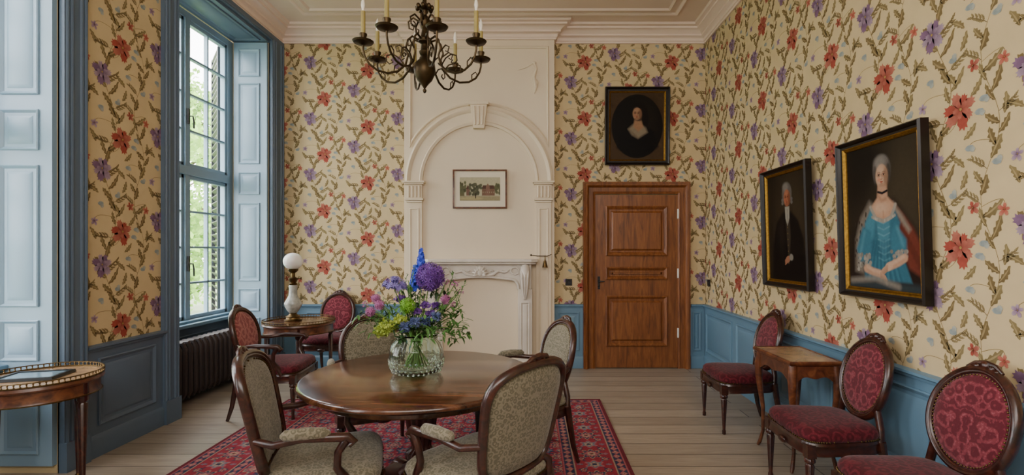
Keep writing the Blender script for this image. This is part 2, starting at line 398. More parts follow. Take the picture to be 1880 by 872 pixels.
mb=MB(); mb.box(CX0,CX1,YC,YB,0,ZC); mesh_obj(mb,'wall_chimney',m_cream,smooth=0,props=ST('cream painted chimney breast','wall'))
# cornice
path=[(XL,YN),(XL,YB),(CX0,YB),(CX0,YC),(CX1,YC),(CX1,YB),(XR,YB),(XR,YN)]
mb=MB()
z=ZW
mb.sweep(path,[(0,z-.02),(.02,z-.02),(.025,z),(.035,z+.005),(.04,z+.035),(.06,z+.05),(.075,z+.055),(.075,z+.075),(.10,z+.095),(.13,z+.115),(.15,z+.118),(.15,z+.14),(.19,z+.15),(.2,ZC)])
mesh_obj(mb,'trim_1',m_ceil,smooth=30,props=ST('stepped cream plaster cornice','cornice'))
mb=MB()
for ins,w in ((0,.035),(.12,.022)):
    mb.sweep(rect(-2.72+ins,1.75-ins,-1.1+ins,6.0-ins),[(0,ZC),(0,ZC-.014),(-w*.4,ZC-.020),(-w,ZC-.012),(-w-.01,ZC)],0,True)
mesh_obj(mb,'trim_2',m_ceil,smooth=30,props=ST('rectangular plaster moulding on the ceiling','moulding'))
# dado
DP=[(0,FL-.045),(.03,FL-.045),(.036,FL-.03),(.05,FL-.02),(.05,FL-.005),(.0,FL)]
BP=[(0,0),(.035,0),(.035,.13),(.028,.15),(.018,.16),(0,.16)]
def dado(name,label,p0,p1,T,panels,mat=m_blue):
    a,b_=p0,p1; mb=MB()
    mb.prism([(a,0),(b_,0),(b_,FL-.03),(a,FL-.03)],0,.018,T=T)
    for P in (DP,BP):
        vs=[T(a,z,h) for h,z in P]+[T(b_,z,h) for h,z in P]; n=len(P)
        mb.add(vs,[tuple(range(n)),tuple(range(2*n-1,n-1,-1))]+[(i,(i+1)%n,n+(i+1)%n,n+i) for i in range(n)])
    T2=lambda x,y,h:T(x,y,h+.018)
    for x0,x1 in panels: panel(mb,x0,x1,.22,FL-.1,T2)
    mesh_obj(mb,name,mat,smooth=30,props=ST(label,'wainscot'))
dado('trim_3','blue painted panelled wainscot along the wallpaper wall',YN,YB,TR,[(YB-.9-i*.92,YB-.1-i*.92) for i in range(8)])
dado('trim_4','blue painted panelled wainscot beside the chimney breast',XL,CX0,TB(YB),[(XL+.33,XL+.9),(XL+.98,CX0-.06)])
dado('trim_5','narrow blue wainscot panel between chimney and door',CX1,.657,TB(YB),[(CX1+.05,.61)])
dado('trim_6','narrow blue wainscot panel in the room corner',2.018,XR,TB(YB),[(2.045,XR-.06)])
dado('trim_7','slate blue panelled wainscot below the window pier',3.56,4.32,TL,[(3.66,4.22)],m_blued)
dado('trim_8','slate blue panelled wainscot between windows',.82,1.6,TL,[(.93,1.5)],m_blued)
# ------------------------------------------------------------ windows
for wi,(y0,y1) in enumerate(WIN):
    W=thing('window_%d'%(wi+1),'tall blue-framed casement window with folded panelled shutters','window',kind='structure')
    mb=MB() # casing
    c0,c1=(y0-.18,y1+.18) if wi else (y0-.178,YB)
    for a,b_ in ((c0,y0),(y1,c1)):
        mb.box(XL-.01,XL+.035,a,b_,0,ZW-.02)
        for t in (.12,.3,.72,.9):
            yy=a+(b_-a)*t; mb.tube([(XL+.035,yy,.2),(XL+.035,yy,4.05)],.012,8)
        mb.box(XL,XL+.055,a-.004,b_+.004,0,.2)
    mb.box(XL-.01,XL+.035,y0,y1,4.03,ZW-.02)
    mb.tube([(XL+.035,y0,4.05),(XL+.035,y1,4.05)],.012,8)
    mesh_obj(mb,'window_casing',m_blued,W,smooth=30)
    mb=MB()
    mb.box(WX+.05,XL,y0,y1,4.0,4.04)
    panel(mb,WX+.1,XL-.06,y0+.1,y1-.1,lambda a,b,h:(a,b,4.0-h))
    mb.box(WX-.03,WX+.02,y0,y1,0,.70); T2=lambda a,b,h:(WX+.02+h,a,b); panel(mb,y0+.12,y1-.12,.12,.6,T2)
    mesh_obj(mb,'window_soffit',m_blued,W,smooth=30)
    mb=MB(); mb.box(WX-.03,WX+.17,y0+.002,y1-.002,.70,.735); mb.box(WX-.03,WX+.10,y0+.01,y1-.01,.735,.76)
    mesh_obj(mb,'window_sill',m_blue,W,smooth=0,bev=.006)
    for yy,sg in ((y1,1),(y0,-1)):
        mb=MB()
        T2=(lambda a,b,h,yy=yy,sg=sg:(a,yy-sg*(.035+h),b))
        mb.prism([(WX+.06,.06),(XL-.015,.06),(XL-.015,3.99),(WX+.06,3.99)],0,-.035,T=lambda a,b,h,yy=yy,sg=sg:(a,yy-sg*(.035+h),b))
        for za,zb in ((.14,.68),(.76,1.03),(1.12,2.06),(2.16,2.43),(2.53,3.5),(3.58,3.91)):
            panel(mb,WX+.12,XL-.1,za,zb,T2,.022,.014)
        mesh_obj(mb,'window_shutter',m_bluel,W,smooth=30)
    ya,yb=y0+.10,y1-.10; mb=MB(); zb,zm,zt=.76,2.33,3.93
    mb.box(WX-.06,WX+.03,y0,ya,.735,4.0); mb.box(WX-.06,WX+.03,yb,y1,.735,4.0)
    mb.box(WX-.06,WX+.03,ya,yb,zt,4.0); mb.box(WX-.065,WX+.045,ya,yb,zm-.045,zm+.045)
    mb.box(WX-.06,WX+.035,ya,yb,.735,zb)
    yc=(ya+yb)/2
    mb.box(WX-.05,WX+.035,yc-.035,yc+.035,zb,zt)
    for za,zz in ((zb,zm-.045),(zm+.045,zt)):
        for s0,s1 in ((ya,yc-.035),(yc+.035,yb)):
            mb.box(WX-.04,WX+.015,s0,s0+.035,za,zz); mb.box(WX-.04,WX+.015,s1-.035,s1,za,zz)
            mb.box(WX-.04,WX+.015,s0,s1,za,za+.04); mb.box(WX-.04,WX+.015,s0,s1,zz-.04,zz)
            m_=(s0+s1)/2; mb.box(WX-.035,WX+.01,m_-.011,m_+.011,za,zz)
            for k in range(1,4):
                h=za+(zz-za)*k/4; mb.box(WX-.035,WX+.01,s0,s1,h-.011,h+.011)
    mesh_obj(mb,'window_sash',m_bluel,W,smooth=0,bev=.003)
    mb=MB(); mb.box(WX-.017,WX-.012,ya,yb,zb,zt); mesh_obj(mb,'window_pane',m_pane,W,smooth=0)
    mb=MB()
    for z_ in (1.35,2.9):
        mb.box(WX+.035,WX+.05,yc-.015,yc+.015,z_-.08,z_+.08); mb.tube([(WX+.05,yc,z_),(WX+.09,yc,z_),(WX+.10,yc,z_-.06),(WX+.10,yc,z_-.13)],.008,8)
    mesh_obj(mb,'window_latch',m_blk,W)
    if wi==0:
        mb=MB(); p=Vector((WX-.12,y1-.02,0)); d=Vector((-.62,.78,0)).normalized(); L_=.62
        mb.T=Matrix.Translation(p)@Matrix.Rotation(math.atan2(d.y,d.x),4,'Z')
        mb.box(0,.06,-.02,.02,.7,3.95); mb.box(L_-.06,L_,-.02,.02,.7,3.95)
        for k in range(40):
            z_=.75+k*.08; mb.add([(.06,-.02,z_),(L_-.06,-.02,z_),(L_-.06,.02,z_+.05),(.06,.02,z_+.05),(.06,-.02,z_+.012),(L_-.06,-.02,z_+.012),(L_-.06,.02,z_+.062),(.06,.02,z_+.062)],
              [(0,3,2,1),(4,5,6,7),(0,1,5,4),(1,2,6,5),(2,3,7,6),(3,0,4,7)])
        mesh_obj(mb,'exterior_shutter',m_blk,W,smooth=0,props={'label':'dark louvred exterior shutter'})
# ------------------------------------------------------------ exterior
mb=MB(); mb.box(-60,-3.75,-30,60,-.6,-.5); mesh_obj(mb,'lawn',m_grass,smooth=0,props={'label':'green lawn outside the windows','category':'lawn','kind':'stuff'})
def tree(x,y,h,sp,seed,nb=26):
    r=random.Random(seed); t=thing('tree','leafy green tree outside the windows','tree',(x,y,-.5),group='garden trees')
    mb=MB(); mb.tube([(0,0,0),(.1,0,h*.3),(0,.1,h*.6),(.1,0,h*.85)],[.18,.14,.1,.05],10)
    for k in range(7):
        a=r.uniform(0,6.3); z_=h*r.uniform(.3,.7); mb.tube([(0,0,z_),(math.cos(a)*sp*.4,math.sin(a)*sp*.4,z_+.8),(math.cos(a)*sp*.8,math.sin(a)*sp*.8,z_+1.3)],[.07,.05,.02],6)
    mesh_obj(mb,'trunk',m_bark,t)
    mb=MB(); vs=[];fs=[]
    blobs=[(r.uniform(-sp,sp)*.7,r.uniform(-sp,sp)*.7,h*r.uniform(.12,.95),r.uniform(.5,1.0)) for _ in range(nb)]
    for bx,by,bz,br_ in blobs:
        for _ in range(240):
            d=Vector((r.gauss(0,1),r.gauss(0,1),r.gauss(0,1))).normalized()*br_*r.uniform(.5,1.1)
            c=Vector((bx,by,bz))+d; u=Vector((r.gauss(0,1),r.gauss(0,1),r.gauss(0,1))).normalized()*.085; w=u.orthogonal().normalized()*.05
            o=len(vs); vs+= [c-u,c+w,c+u,c-w]; fs.append((o,o+1,o+2,o+3))
    mb.add(vs,fs); mesh_obj(mb,'foliage',m_tree,t,smooth=0,recalc=False)
tree(-8.4,10.6,5.4,1.7,1,40); tree(-11.8,16.0,8.0,2.5,3,54); tree(-9.5,6.2,4.6,1.2,4,20)
# ------------------------------------------------------------ chimney trims
T0=TB(YC); zs=2.334
mb=MB(); N=40
arc=[(CC+.70*math.cos(pi*k/N),zs+.70*math.sin(pi*k/N)*1.02) for k in range(N+1)][::-1]
mb.sweep(arc,[(0,0),(0,.03),(-.03,.04),(-.045,.025),(-.15,.025),(-.165,.04),(-.19,.05),(-.215,.035),(-.22,0)],T=T0)
mesh_obj(mb,'trim_9',m_cream,smooth=35,props=ST('cream moulded round arch over the fireplace','arch moulding'))
mb=MB(); N=24; rr=.965; a0=math.acos(.865/rr)
pth=[(CC+rr*math.cos(pi-a0-(pi-2*a0)*k/N),zs+rr*math.sin(pi-a0-(pi-2*a0)*k/N)) for k in range(N+1)]+[(CC+.865,4.03),(CC-.865,4.03)]
pth=pth[::-1]
mb.sweep(pth,[(0,0),(0,.012),(.012,.022),(.03,.012),(.035,0)],0,True,T0)
mesh_obj(mb,'trim_10',m_cream,smooth=35,props=ST('cream spandrel panel moulding above the arch','panel moulding'))
mb=MB()
kt=[(CC-.105,zs+.97),(CC+.105,zs+.97),(CC+.07,zs+.66),(CC-.07,zs+.66)]
mb.prism([kt[3],kt[2],kt[1],kt[0]],0,.075,T=T0)
mb.box(CC-.125,CC+.125,YC-.09,YC,zs+.95,zs+.99)
for k in (-1,0,1):
    mb.tube([(CC+k*.042,YC-.075,zs+.70),(CC+k*.055,YC-.075,zs+.93)],.014,8)
mesh_obj(mb,'trim_11',m_cream,smooth=35,bev=.004,props=ST('fluted cream keystone','keystone'))
n_=12
for sg in (-1,1):
    xc=CC+sg*.80; mb=MB()
    mb.box(xc-.095,xc+.095,YC-.03,YC,0,zs-.25)
    mb.sweep([(xc-.06,.25),(xc+.06,.25),(xc+.06,zs-.32),(xc-.06,zs-.32)],[(0,.0),(0,.006),(-.012,.01),(-.02,0)],0,True,TB(YC-.03))
    mb.box(xc-.12,xc+.12,YC-.07,YC,zs-.03,zs+.005); mb.box(xc-.135,xc+.135,YC-.085,YC,zs-.012,zs+.012)
    mb.box(xc-.10,xc+.10,YC-.045,YC,zs-.20,zs-.03); mb.box(xc-.115,xc+.115,YC-.06,YC,zs-.225,zs-.20); mb.box(xc-.10,xc+.10,YC-.05,YC,zs-.25,zs-.23)
    for k in range(4): mb.tube([(xc-.066+k*.044,YC-.045,zs-.19),(xc-.066+k*.044,YC-.052,zs-.05)],.014,8)
    mb.box(xc-.105,xc+.105,YC-.045,YC,0,.2)
    mesh_obj(mb,'trim_%d'%n_,m_cream,smooth=35,bev=.003,props=ST('cream pilaster with fluted capital','pilaster')); n_+=1
# plaster tassel
mb=MB(); x_,z_=.034,3.83
mb.tube([(x_,YC-.008,z_),(x_+.034,YC-.010,z_-.09),(x_,YC-.012,z_-.19),(x_+.027,YC-.010,z_-.31),(x_+.007,YC-.006,z_-.39)],[.014,.012,.02,.022,.006],10)
mb.ball((x_+.007,YC-.008,z_-.01),(.025,.015,.022)); mb.ball((x_+.027,YC-.008,z_-.26),(.03,.018,.045))
mb.tube([(x_,YC-.006,z_-.01),(x_-.10,YC-.006,z_-.07),(x_-.2,YC-.005,z_-.10)],[.005,.005,.002],6)
mesh_obj(mb,'plaster_tassel',m_cream,props={'label':'small cream plaster tassel relief on chimney breast','category':'wall ornament'})
# mantel
MX=-.617
mt=thing('fireplace_mantel','white carved marble fireplace surround with closed opening','fireplace',(MX,YC,0))
def mantel():
    mb=MB()
    out=[(-.70,0)]+[(-.70,-.17),(-.62,-.22),(.62,-.22),(.70,-.17),(.70,0)]
    mb.prism(out,1.345,1.385); mb.prism([(x*.965,y*.9) for x,y in out],1.32,1.345)
    mesh_obj(mb,'mantel_shelf',m_marble,mt,smooth=30,bev=.008)
    mb=MB()
    pts=[(-.62,1.32),(-.62,1.02)]+[(-.62+.17,1.02)]
    pts+=[(-.45+.06*(1-math.cos(t*pi/2)),1.02+.10*math.sin(t*pi/2)) for t in [i/6 for i in range(1,7)]]
    pts+=[(x,1.12+.035*math.cos(x/.39*pi/2)) for x in [-.34+.68*i/12 for i in range(13)]]
    pts+=[(-p[0],p[1]) for p in pts[3:9]][::-1]+[(.45,1.02),(.62,1.02),(.62,1.32)]
    mb.prism(pts,.03,.13,T=lambda a,b,h:(a,-h,b))
    mb.sweep(pts[2:-2],[(0,.13),(0,.15),(-.02,.155),(-.035,.13)],T=lambda a,b,h:(a,-h,b))
    mesh_obj(mb,'mantel_frieze',m_marble,mt,smooth=30,bev=.004)
    for sg in (-1,1):
        mb=MB(); x=sg*.545
        mb.box(x-.085,x+.085,-.15,-.02,0,1.02); mb.box(x-.1,x+.1,-.17,-.02,0,.14)
        panel(mb,x-.055,x+.055,.2,.86,lambda a,b,h:(a,-.15-h,b),.02,.014)
        mb.tube([(x,-.15,1.29),(x,-.19,1.24),(x,-.21,1.15),(x,-.18,1.03),(x,-.16,.9)],[.05,.06,.055,.045,.02],12)
        for k in (-.04,0,.04): mb.tube([(x+k,-.20,1.27),(x+k*.9,-.265,1.17),(x+k*.6,-.225,1.02),(x+k*.2,-.18,.9)],.012,6)
        mesh_obj(mb,'mantel_jamb',m_marble,mt,smooth=35,bev=.003)
    mb=MB()
    mb.ball((0,-.155,1.235),(.05,.03,.065),16,10)
    for k in range(9):
        a=-.2+k*(pi+.4)/8; mb.tube([(0,-.15,1.2),(.06*math.cos(a),-.175,1.2+.06*math.sin(a)),(.10*math.cos(a),-.155,1.2+.10*math.sin(a))],[.012,.016,.006],6)
    for sg in (-1,1):
        mb.tube([(sg*.08,-.15,1.18),(sg*.16,-.155,1.2),(sg*.22,-.155,1.24),(sg*.30,-.15,1.22),(sg*.36,-.15,1.26)],[.016,.02,.014,.012,.004],8)
        for t in range(4): mb.ball((sg*(.14+.06*t),-.15,1.24-.01*(t%2)),(.02,.012,.012),8,6)
        mb.tube([(sg*.42+.05*math.cos(a),-.15,1.24+.045*math.sin(a)) for a in [i*.7 for i in range(9)]],.009,6)
    mesh_obj(mb,'mantel_ornament',m_marble,mt)
    mb=MB(); mb.box(-.47,.47,-.06,-.0,0,1.16); mesh_obj(mb,'fireboard',m_cream,mt,smooth=0)
    mb=MB(); mb.box(-.7,.7,-.3,-.17,0,.012); mesh_obj(mb,'hearth_slab',m_marble,mt,smooth=0)
mantel()
# bell lever
mb=MB()
e=thing('service_bell','small brass bell on a wall lever above the mantel','bell',(0,0,0))
mb.tube([(.0,YC-.03,1.43),(.08,YC-.05,1.42),(.20,YC-.12,1.42),(.25,YC-.12,1.44)],.005,8); mb.ball((.0,YC-.03,1.43),.012); mb.box(.16,.18,YC-.13,YC,1.415,1.425)
mesh_obj(mb,'lever',m_bronze,e)
mb=MB(); mb.lathe([(.035,0),(.032,.01),(.023,.045),(.017,.075),(.008,.09),(.004,.14)],(0,0,0),20)
for i,vv in enumerate(mb.v): mb.v[i]=(vv[0]+.17,vv[1]+YC-.12,vv[2]+1.28)
mesh_obj(mb,'bell',m_brass,e)
for i,(x,y,z_,rz) in enumerate([((1044-975)/144.7,YB,1.085,0),(XR,6.25,1.085,-pi/2)]):
    e=thing('power_socket','small black square wall socket','socket',(x,y,z_),(0,0,rz),group='black wall sockets')
    mb2=MB(); mb2.box(-.042,.042,-.012,-.001,-.042,.042)
    mb2.T=Matrix.Rotation(pi/2,4,'X'); mb2.lathe([(.028,.012),(.028,.016),(.022,.016),(.02,.013)],(0,0,0),20)
    mesh_obj(mb2,'socket_plate',m_blk,e,bev=.003)
# ------------------------------------------------------------ door
e=thing('door_1','panelled brown oak door with iron lock','door',(0,YB,0),kind='structure')
mb=MB(); x0,x1=.81,1.85
TD=lambda a,b,h:(a,-.03-h,b)
mb.box(x0,x1,-.03,-.004,.01,2.19)
for za,zb in ((1.42,2.05),(1.12,1.28),(.28,.92)): panel(mb,x0+.13,x1-.13,za,zb,TD,.045,.028)
mesh_obj(mb,'door_leaf',m_oak,e,smooth=30)
mb=MB(); mb.box(x0+.03,x0+.06,-.04,-.03,1.0,1.16); mb.tube([(x0+.045,-.04,1.10),(x0+.045,-.08,1.10),(x0+.055,-.085,1.10),(x0+.11,-.08,1.10)],.008,8); mb.ball((x0+.045,-.042,1.04),.010)
mesh_obj(mb,'door_handle',m_blk,e)
for z_ in (.45,1.2,1.95):
    mb=MB(); mb.lathe([(.01,-.06),(.012,-.055),(.012,.055),(.01,.06)],(x1+.004,-.04,z_),12); mesh_obj(mb,'hinge',m_white,e)
mb=MB()
mb.sweep([(.81,0),(.81,2.2),(1.85,2.2),(1.85,0)],[(.0,.0),(0,.04),(-.02,.05),(-.03,.035),(-.08,.04),(-.085,.06),(-.105,.085),(-.125,.09),(-.13,.07),(-.15,.075),(-.155,.0)],T=TB(YB))
mesh_obj(mb,'trim_14',m_oak,smooth=30,props=ST('moulded brown oak door surround','door frame'))
# ------------------------------------------------------------ painting engine
class Paint:
    def __init__(s,w,h,n,bg):
        s.w,s.h=w,h; s.nx=n; s.ny=int(n*h/w)
        x=np.linspace(0,w/h,s.nx); y=np.linspace(0,1,s.ny); s.X,s.Y=np.meshgrid(x,y)
        s.C=np.ones((s.ny,s.nx,3))*np.array(bg)
    def bl(s,a,c): a=np.clip(a,0,1)[...,None]; s.C=s.C*(1-a)+np.array(c)*a
    def ell(s,cx,cy,rx,ry,c,soft=.2,ang=0,al=1):
        dx,dy=s.X-cx,s.Y-cy; ca,sa=math.cos(ang),math.sin(ang)
        d=np.sqrt(((dx*ca+dy*sa)/rx)**2+((-dx*sa+dy*ca)/ry)**2); t=np.clip((1+soft/2-d)/soft,0,1); s.bl(al*t*t*(3-2*t),c)
    def poly(s,pts,c,soft=.01,al=1):
        ins=np.zeros(s.X.shape,bool); D=np.full(s.X.shape,9.)
        n=len(pts)
        for i in range(n):
            x0,y0=pts[i-1]; x1,y1=pts[i]
            if y0!=y1:
                cr=((y0>s.Y)!=(y1>s.Y))&(s.X<(x1-x0)*(s.Y-y0)/(y1-y0)+x0); ins^=cr
            dx,dy=x1-x0,y1-y0; l=dx*dx+dy*dy+1e-12
            t=np.clip(((s.X-x0)*dx+(s.Y-y0)*dy)/l,0,1); D=np.minimum(D,np.hypot(s.X-x0-t*dx,s.Y-y0-t*dy))
        sd=np.where(ins,D,-D); s.bl(al*np.clip(sd/soft+.5,0,1),c)
    def line(s,pts,w,c,soft=.006,al=1):
        D=np.full(s.X.shape,9.)
        for (x0,y0),(x1,y1) in zip(pts[:-1],pts[1:]):
            dx,dy=x1-x0,y1-y0; l=dx*dx+dy*dy+1e-12
            t=np.clip(((s.X-x0)*dx+(s.Y-y0)*dy)/l,0,1); D=np.minimum(D,np.hypot(s.X-x0-t*dx,s.Y-y0-t*dy))
        s.bl(al*np.clip((w-D)/soft+.5,0,1),c)
    def make(s,name,mat,parent,y=-.01,gain=.68):
        X=(s.X-s.w/s.h/2)*s.h; Z=(s.Y-.5)*s.h
        v=np.stack([X,np.full(X.shape,y),Z],-1).reshape(-1,3)
        idx=np.arange(s.nx*s.ny).reshape(s.ny,s.nx)
        f=np.stack([idx[:-1,:-1],idx[:-1,1:],idx[1:,1:],idx[1:,:-1]],-1).reshape(-1,4)
        me=bpy.data.meshes.new(name); me.from_pydata(v.tolist(),[],f.tolist()); me.materials.append(mat)
        ca=me.color_attributes.new(name='Col',type='FLOAT_COLOR',domain='POINT')
        ca.data.foreach_set('color',np.concatenate([s.C.reshape(-1,3)*gain,np.ones((s.nx*s.ny,1))],1).astype(np.float32).ravel())
        o=bpy.data.objects.new(name,me); col.objects.link(o); o.parent=parent; return o
def face(p,cx,cy,r,skin,dark,sh=1):
    sk=np.array(skin); T_=lambda a:tuple(sk*np.array(a))
    p.ell(cx,cy,r*.72,r,T_((.8,.76,.73)),.14)
    p.ell(cx-.1*r*sh,cy+.05*r,r*.55,r*.82,skin,.9)
    p.ell(cx+sh*r*.5,cy-.1*r,r*.28,r*.8,T_((.42,.35,.31)),1.0,0,.8)
    p.ell(cx,cy-.75*r,r*.4,r*.16,T_((.6,.5,.45)),1.0,0,.6)
    p.ell(cx-.32*r*sh,cy-.28*r,r*.2,r*.17,T_((1.0,.58,.5)),1.3,0,.7)
    for k in (-1,1):
        ex=cx+k*.29*r-.05*sh*r; ey=cy+.12*r
        p.ell(ex,ey,.24*r,.17*r,T_((.55,.43,.38)),1.0,0,.85)
        p.ell(ex,ey,.15*r,.065*r,T_((.95,.95,.95)),.5); p.ell(ex,ey,.08*r,.075*r,dark,.4)
        p.line([(ex-.15*r,ey+.03*r),(ex,ey+.09*r),(ex+.15*r,ey+.03*r)],.025*r,T_((.25,.18,.16)),.03*r,.9)
        p.line([(ex-.17*r,ey+.2*r),(ex,ey+.26*r),(ex+.17*r,ey+.2*r)],.03*r,T_((.35,.27,.23)),.06*r,.85)
    p.line([(cx+.02*r*sh,cy+.15*r),(cx+.06*r*sh,cy-.2*r)],.045*r,T_((.52,.42,.37)),.09*r,.8)
    p.ell(cx-.03*r,cy-.25*r,.13*r,.055*r,T_((.45,.33,.3)),.8,0,.85); p.ell(cx-.06*r,cy-.17*r,.07*r,.08*r,T_((1.05,1.0,.97)),1,0,.7)
    p.ell(cx-.04*r,cy-.46*r,.2*r,.05*r,T_((.5,.17,.15)),.5); p.ell(cx-.04*r,cy-.53*r,.14*r,.045*r,T_((.8,.38,.34)),.6)
    p.ell(cx-.04*r,cy-.63*r,.14*r,.04*r,T_((.55,.45,.4)),1,0,.7)
def frame(name,label,w,h,fw,loc,rz,tilt,art,mats=(m_black,m_gold),gw=1,cat='painting',group=None):
    e=thing(name,label,cat,loc,(tilt,0,rz),group)
    g=gw
    mb=MB(); prof=[(-.004,.010),(-.003,.020),(.004*g,.026),(.009*g,.021),(.016*g,.028),(.020*g,.030),(fw*.55,.032),(fw*.68,.05),(fw*.85,.06),(fw,.048),(fw,0)]
    mis=[1,1,1,1,1]+[0]*(len(prof)-6)
    mb.sweep(rect(-w/2,w/2,-h/2,h/2),prof,0,True,lambda a,b,h_:(a,-h_,b),mis)
    mb.box(-w/2-fw*.5,w/2+fw*.5,-.004,0,-h/2-fw*.5,h/2+fw*.5)
    mesh_obj(mb,'picture_frame',list(mats),e,smooth=30)
    art.make('picture_canvas',m_oil,e,-.012); return e
# lady in blue dress
w,h=.64,.91; p=Paint(w,h,320,hx('#2f261c'))
A=w/h; sk=hx('#cfa386'); skl=hx('#dcb699'); lace=hx('#aaa397')
p.ell(.6,.55,.35,.5,hx('#453b2b'),1.4); p.ell(.1,.9,.3,.3,hx('#1f1913'),1.2)
p.poly([(.0,0),(.03,.35),(.13,.52),(.24,.61),(.48,.61),(.58,.5),(.68,.38),(A,.25),(A,0)],hx('#2a1d17'),.06)
p.poly([(.07,.12),(.08,.35),(.14,.50),(.24,.615),(.30,.57),(.23,.45),(.18,.25),(.16,.1)],hx('#857b6f'),.04)
for k in range(30): p.ell(.07+.13*R.random(),.15+.38*R.random(),.007,.013,hx('#3a3028'),.8)
p.poly([(.45,.60),(.55,.51),(.64,.41),(.70,.3),(A,.24),(A,.10),(.60,.15),(.50,.34),(.44,.5)],hx('#7a3a2c'),.03)
p.poly([(.47,.59),(.55,.50),(.62,.40),(.60,.38),(.52,.47),(.46,.55)],hx('#95887a'),.03)
for k in range(10): p.line([(.50+.02*k,.50-.03*k),(.53+.018*k,.40-.03*k)],.004,hx('#4e2018'),.02,.6)
p.poly([(.17,.06),(.17,.3),(.19,.46),(.26,.565),(.47,.565),(.53,.45),(.50,.34),(.56,.2),(.62,.06)],hx('#3c7488'),.02)
p.poly([(.19,.46),(.26,.565),(.30,.5),(.27,.36),(.19,.30)],hx('#4f8da2'),.03)
p.poly([(.30,.5),(.44,.5),(.42,.3),(.375,.2),(.33,.3)],hx('#4f8a9e'),.02)
for k in range(7): p.line([(.32,.47-.042*k),(.375,.45-.042*k),(.43,.47-.042*k)],.004,hx('#79adbb'),.01,.7)
for k in range(8): p.line([(.19+.048*k,.07),(.24+.033*k,.22),(.28+.025*k,.33)],.006,hx('#24566c'),.025,.6)
for k in range(7): p.line([(.22+.048*k,.07),(.26+.033*k,.22)],.005,hx('#5a97a8'),.02,.4)
p.poly([(.25,.565),(.32,.63),(.33,.72),(.415,.72),(.42,.63),(.49,.565),(.44,.495),(.375,.475),(.31,.495)],sk,.018)
p.ell(.355,.555,.07,.04,skl,1.2); p.line([(.33,.645),(.36,.605),(.405,.615)],.01,hx('#a87a60'),.02,.6); p.line([(.375,.53),(.378,.49)],.004,hx('#a87a60'),.02,.6)
p.line([(.25,.57),(.30,.49),(.375,.465),(.45,.49),(.49,.57)],.012,lace,.012)
for k in range(15): p.ell(.265+.0155*k,.50-.03*math.sin(k/14*pi),.009,.011,mul(hx('#bdb5a8'),R.uniform(.7,1.1)),.6)
p.line([(.33,.668),(.37,.656),(.415,.668)],.008,hx('#17131c'),.006)
p.ell(.37,.815,.086,.105,hx('#68625c'),.25); p.ell(.355,.865,.055,.045,hx('#8a847d'),1.0); p.ell(.305,.79,.018,.06,hx('#57514c'),.8); p.ell(.436,.79,.02,.065,hx('#46413c'),.8)
for k in range(10): p.line([(.30+.015*k,.85),(.32+.0115*k,.91-.0015*(k-5)**2)],.002,hx('#958f88'),.006,.5)
face(p,.37,.772,.080,skl,hx('#2a1c14'))
p.poly([(.09,.28),(.16,.44),(.25,.40),(.24,.22),(.12,.18)],hx('#427e93'),.025); p.line([(.13,.25),(.18,.40)],.008,hx('#6ca4b4'),.03,.6)
for k in range(36): p.ell(.10+.14*R.random(),.13+.11*R.random(),.014,.014,mul(lace,R.uniform(.6,1.1)),.6)
p.line([(.19,.14),(.26,.12),(.34,.105)],.028,sk,.015); p.line([(.20,.155),(.26,.13),(.33,.118)],.012,skl,.015)
p.poly([(.48,.45),(.58,.34),(.58,.23),(.44,.25),(.44,.36)],hx('#427e93'),.025); p.line([(.50,.42),(.55,.30)],.008,hx('#6ca4b4'),.03,.6)
for k in range(32): p.ell(.44+.14*R.random(),.20+.07*R.random(),.014,.013,mul(lace,R.uniform(.6,1.1)),.6)
p.line([(.56,.22),(.50,.19),(.43,.165)],.027,sk,.012); p.line([(.55,.23),(.49,.20),(.43,.178)],.012,skl,.012)
p.ell(.415,.16,.038,.028,skl,.4,.5)
for k in range(4): p.line([(.40,.168-.011*k),(.358,.142-.012*k),(.335,.105-.011*k)],.006,mul(sk,1-.08*k),.005)
for k in range(4): p.line([(.335,.115-.008*k),(.378,.093-.012*k),(.392,.066-.010*k)],.006,mul(sk,.95-.06*k),.005)
p.poly([(0,0),(A,0),(A,.05),(.4,.06),(0,.05)],hx('#3a4a50'),.04,.7)
p.line([(.03,.05),(.28,.075),(.5,.03)],.02,hx('#958c80'),.03,.8)
frame('portrait_painting','oil portrait of a person in blue lace dress, black gilt frame',w,h,.06,(XR-.032,3.12,1.705),-pi/2,.03,p,group='portraits in black and gilt frames')
# man portrait
p=Paint(w,h,240,hx('#271f17'))
p.ell(.45,.6,.3,.45,hx('#3f3425'),1.4)
p.poly([(.07,0),(.09,.35),(.17,.55),(.29,.64),(.44,.64),(.56,.55),(.64,.38),(.68,0)],hx('#15110f'),.03)
p.poly([(.18,.5),(.28,.6),(.31,.45),(.26,.2)],hx('#251e1a'),.06)
p.poly([(.33,.64),(.41,.64),(.42,.4),(.38,.15),(.35,.4)],hx('#40362b'),.02)
for k in range(8): p.ell(.37,.55-.055*k,.006,.006,hx('#8a7448'),.6)
p.poly([(.33,.69),(.41,.69),(.405,.58),(.37,.51),(.335,.58)],hx('#aaa498'),.012); p.line([(.372,.66),(.367,.53)],.004,hx('#7d776c'),.01)
p.ell(.37,.81,.088,.105,hx('#6a645e'),.25); p.ell(.345,.87,.05,.04,hx('#857f78'),1)
for k in (-1,1):
    for j in range(2): p.ell(.37+k*.082,.755-.03*j,.02,.017,hx('#726c66'),.5)
face(p,.37,.77,.078,hx('#bd7a5c'),hx('#1c120c'))
p.ell(.36,.2,.045,.03,hx('#a9755a'),.3,.4)
for k in range(4): p.line([(.35,.21-.012*k),(.31,.19-.013*k)],.006,hx('#a9755a'),.005)
p.ell(.42,.22,.035,.03,hx('#8f897f'),.5)
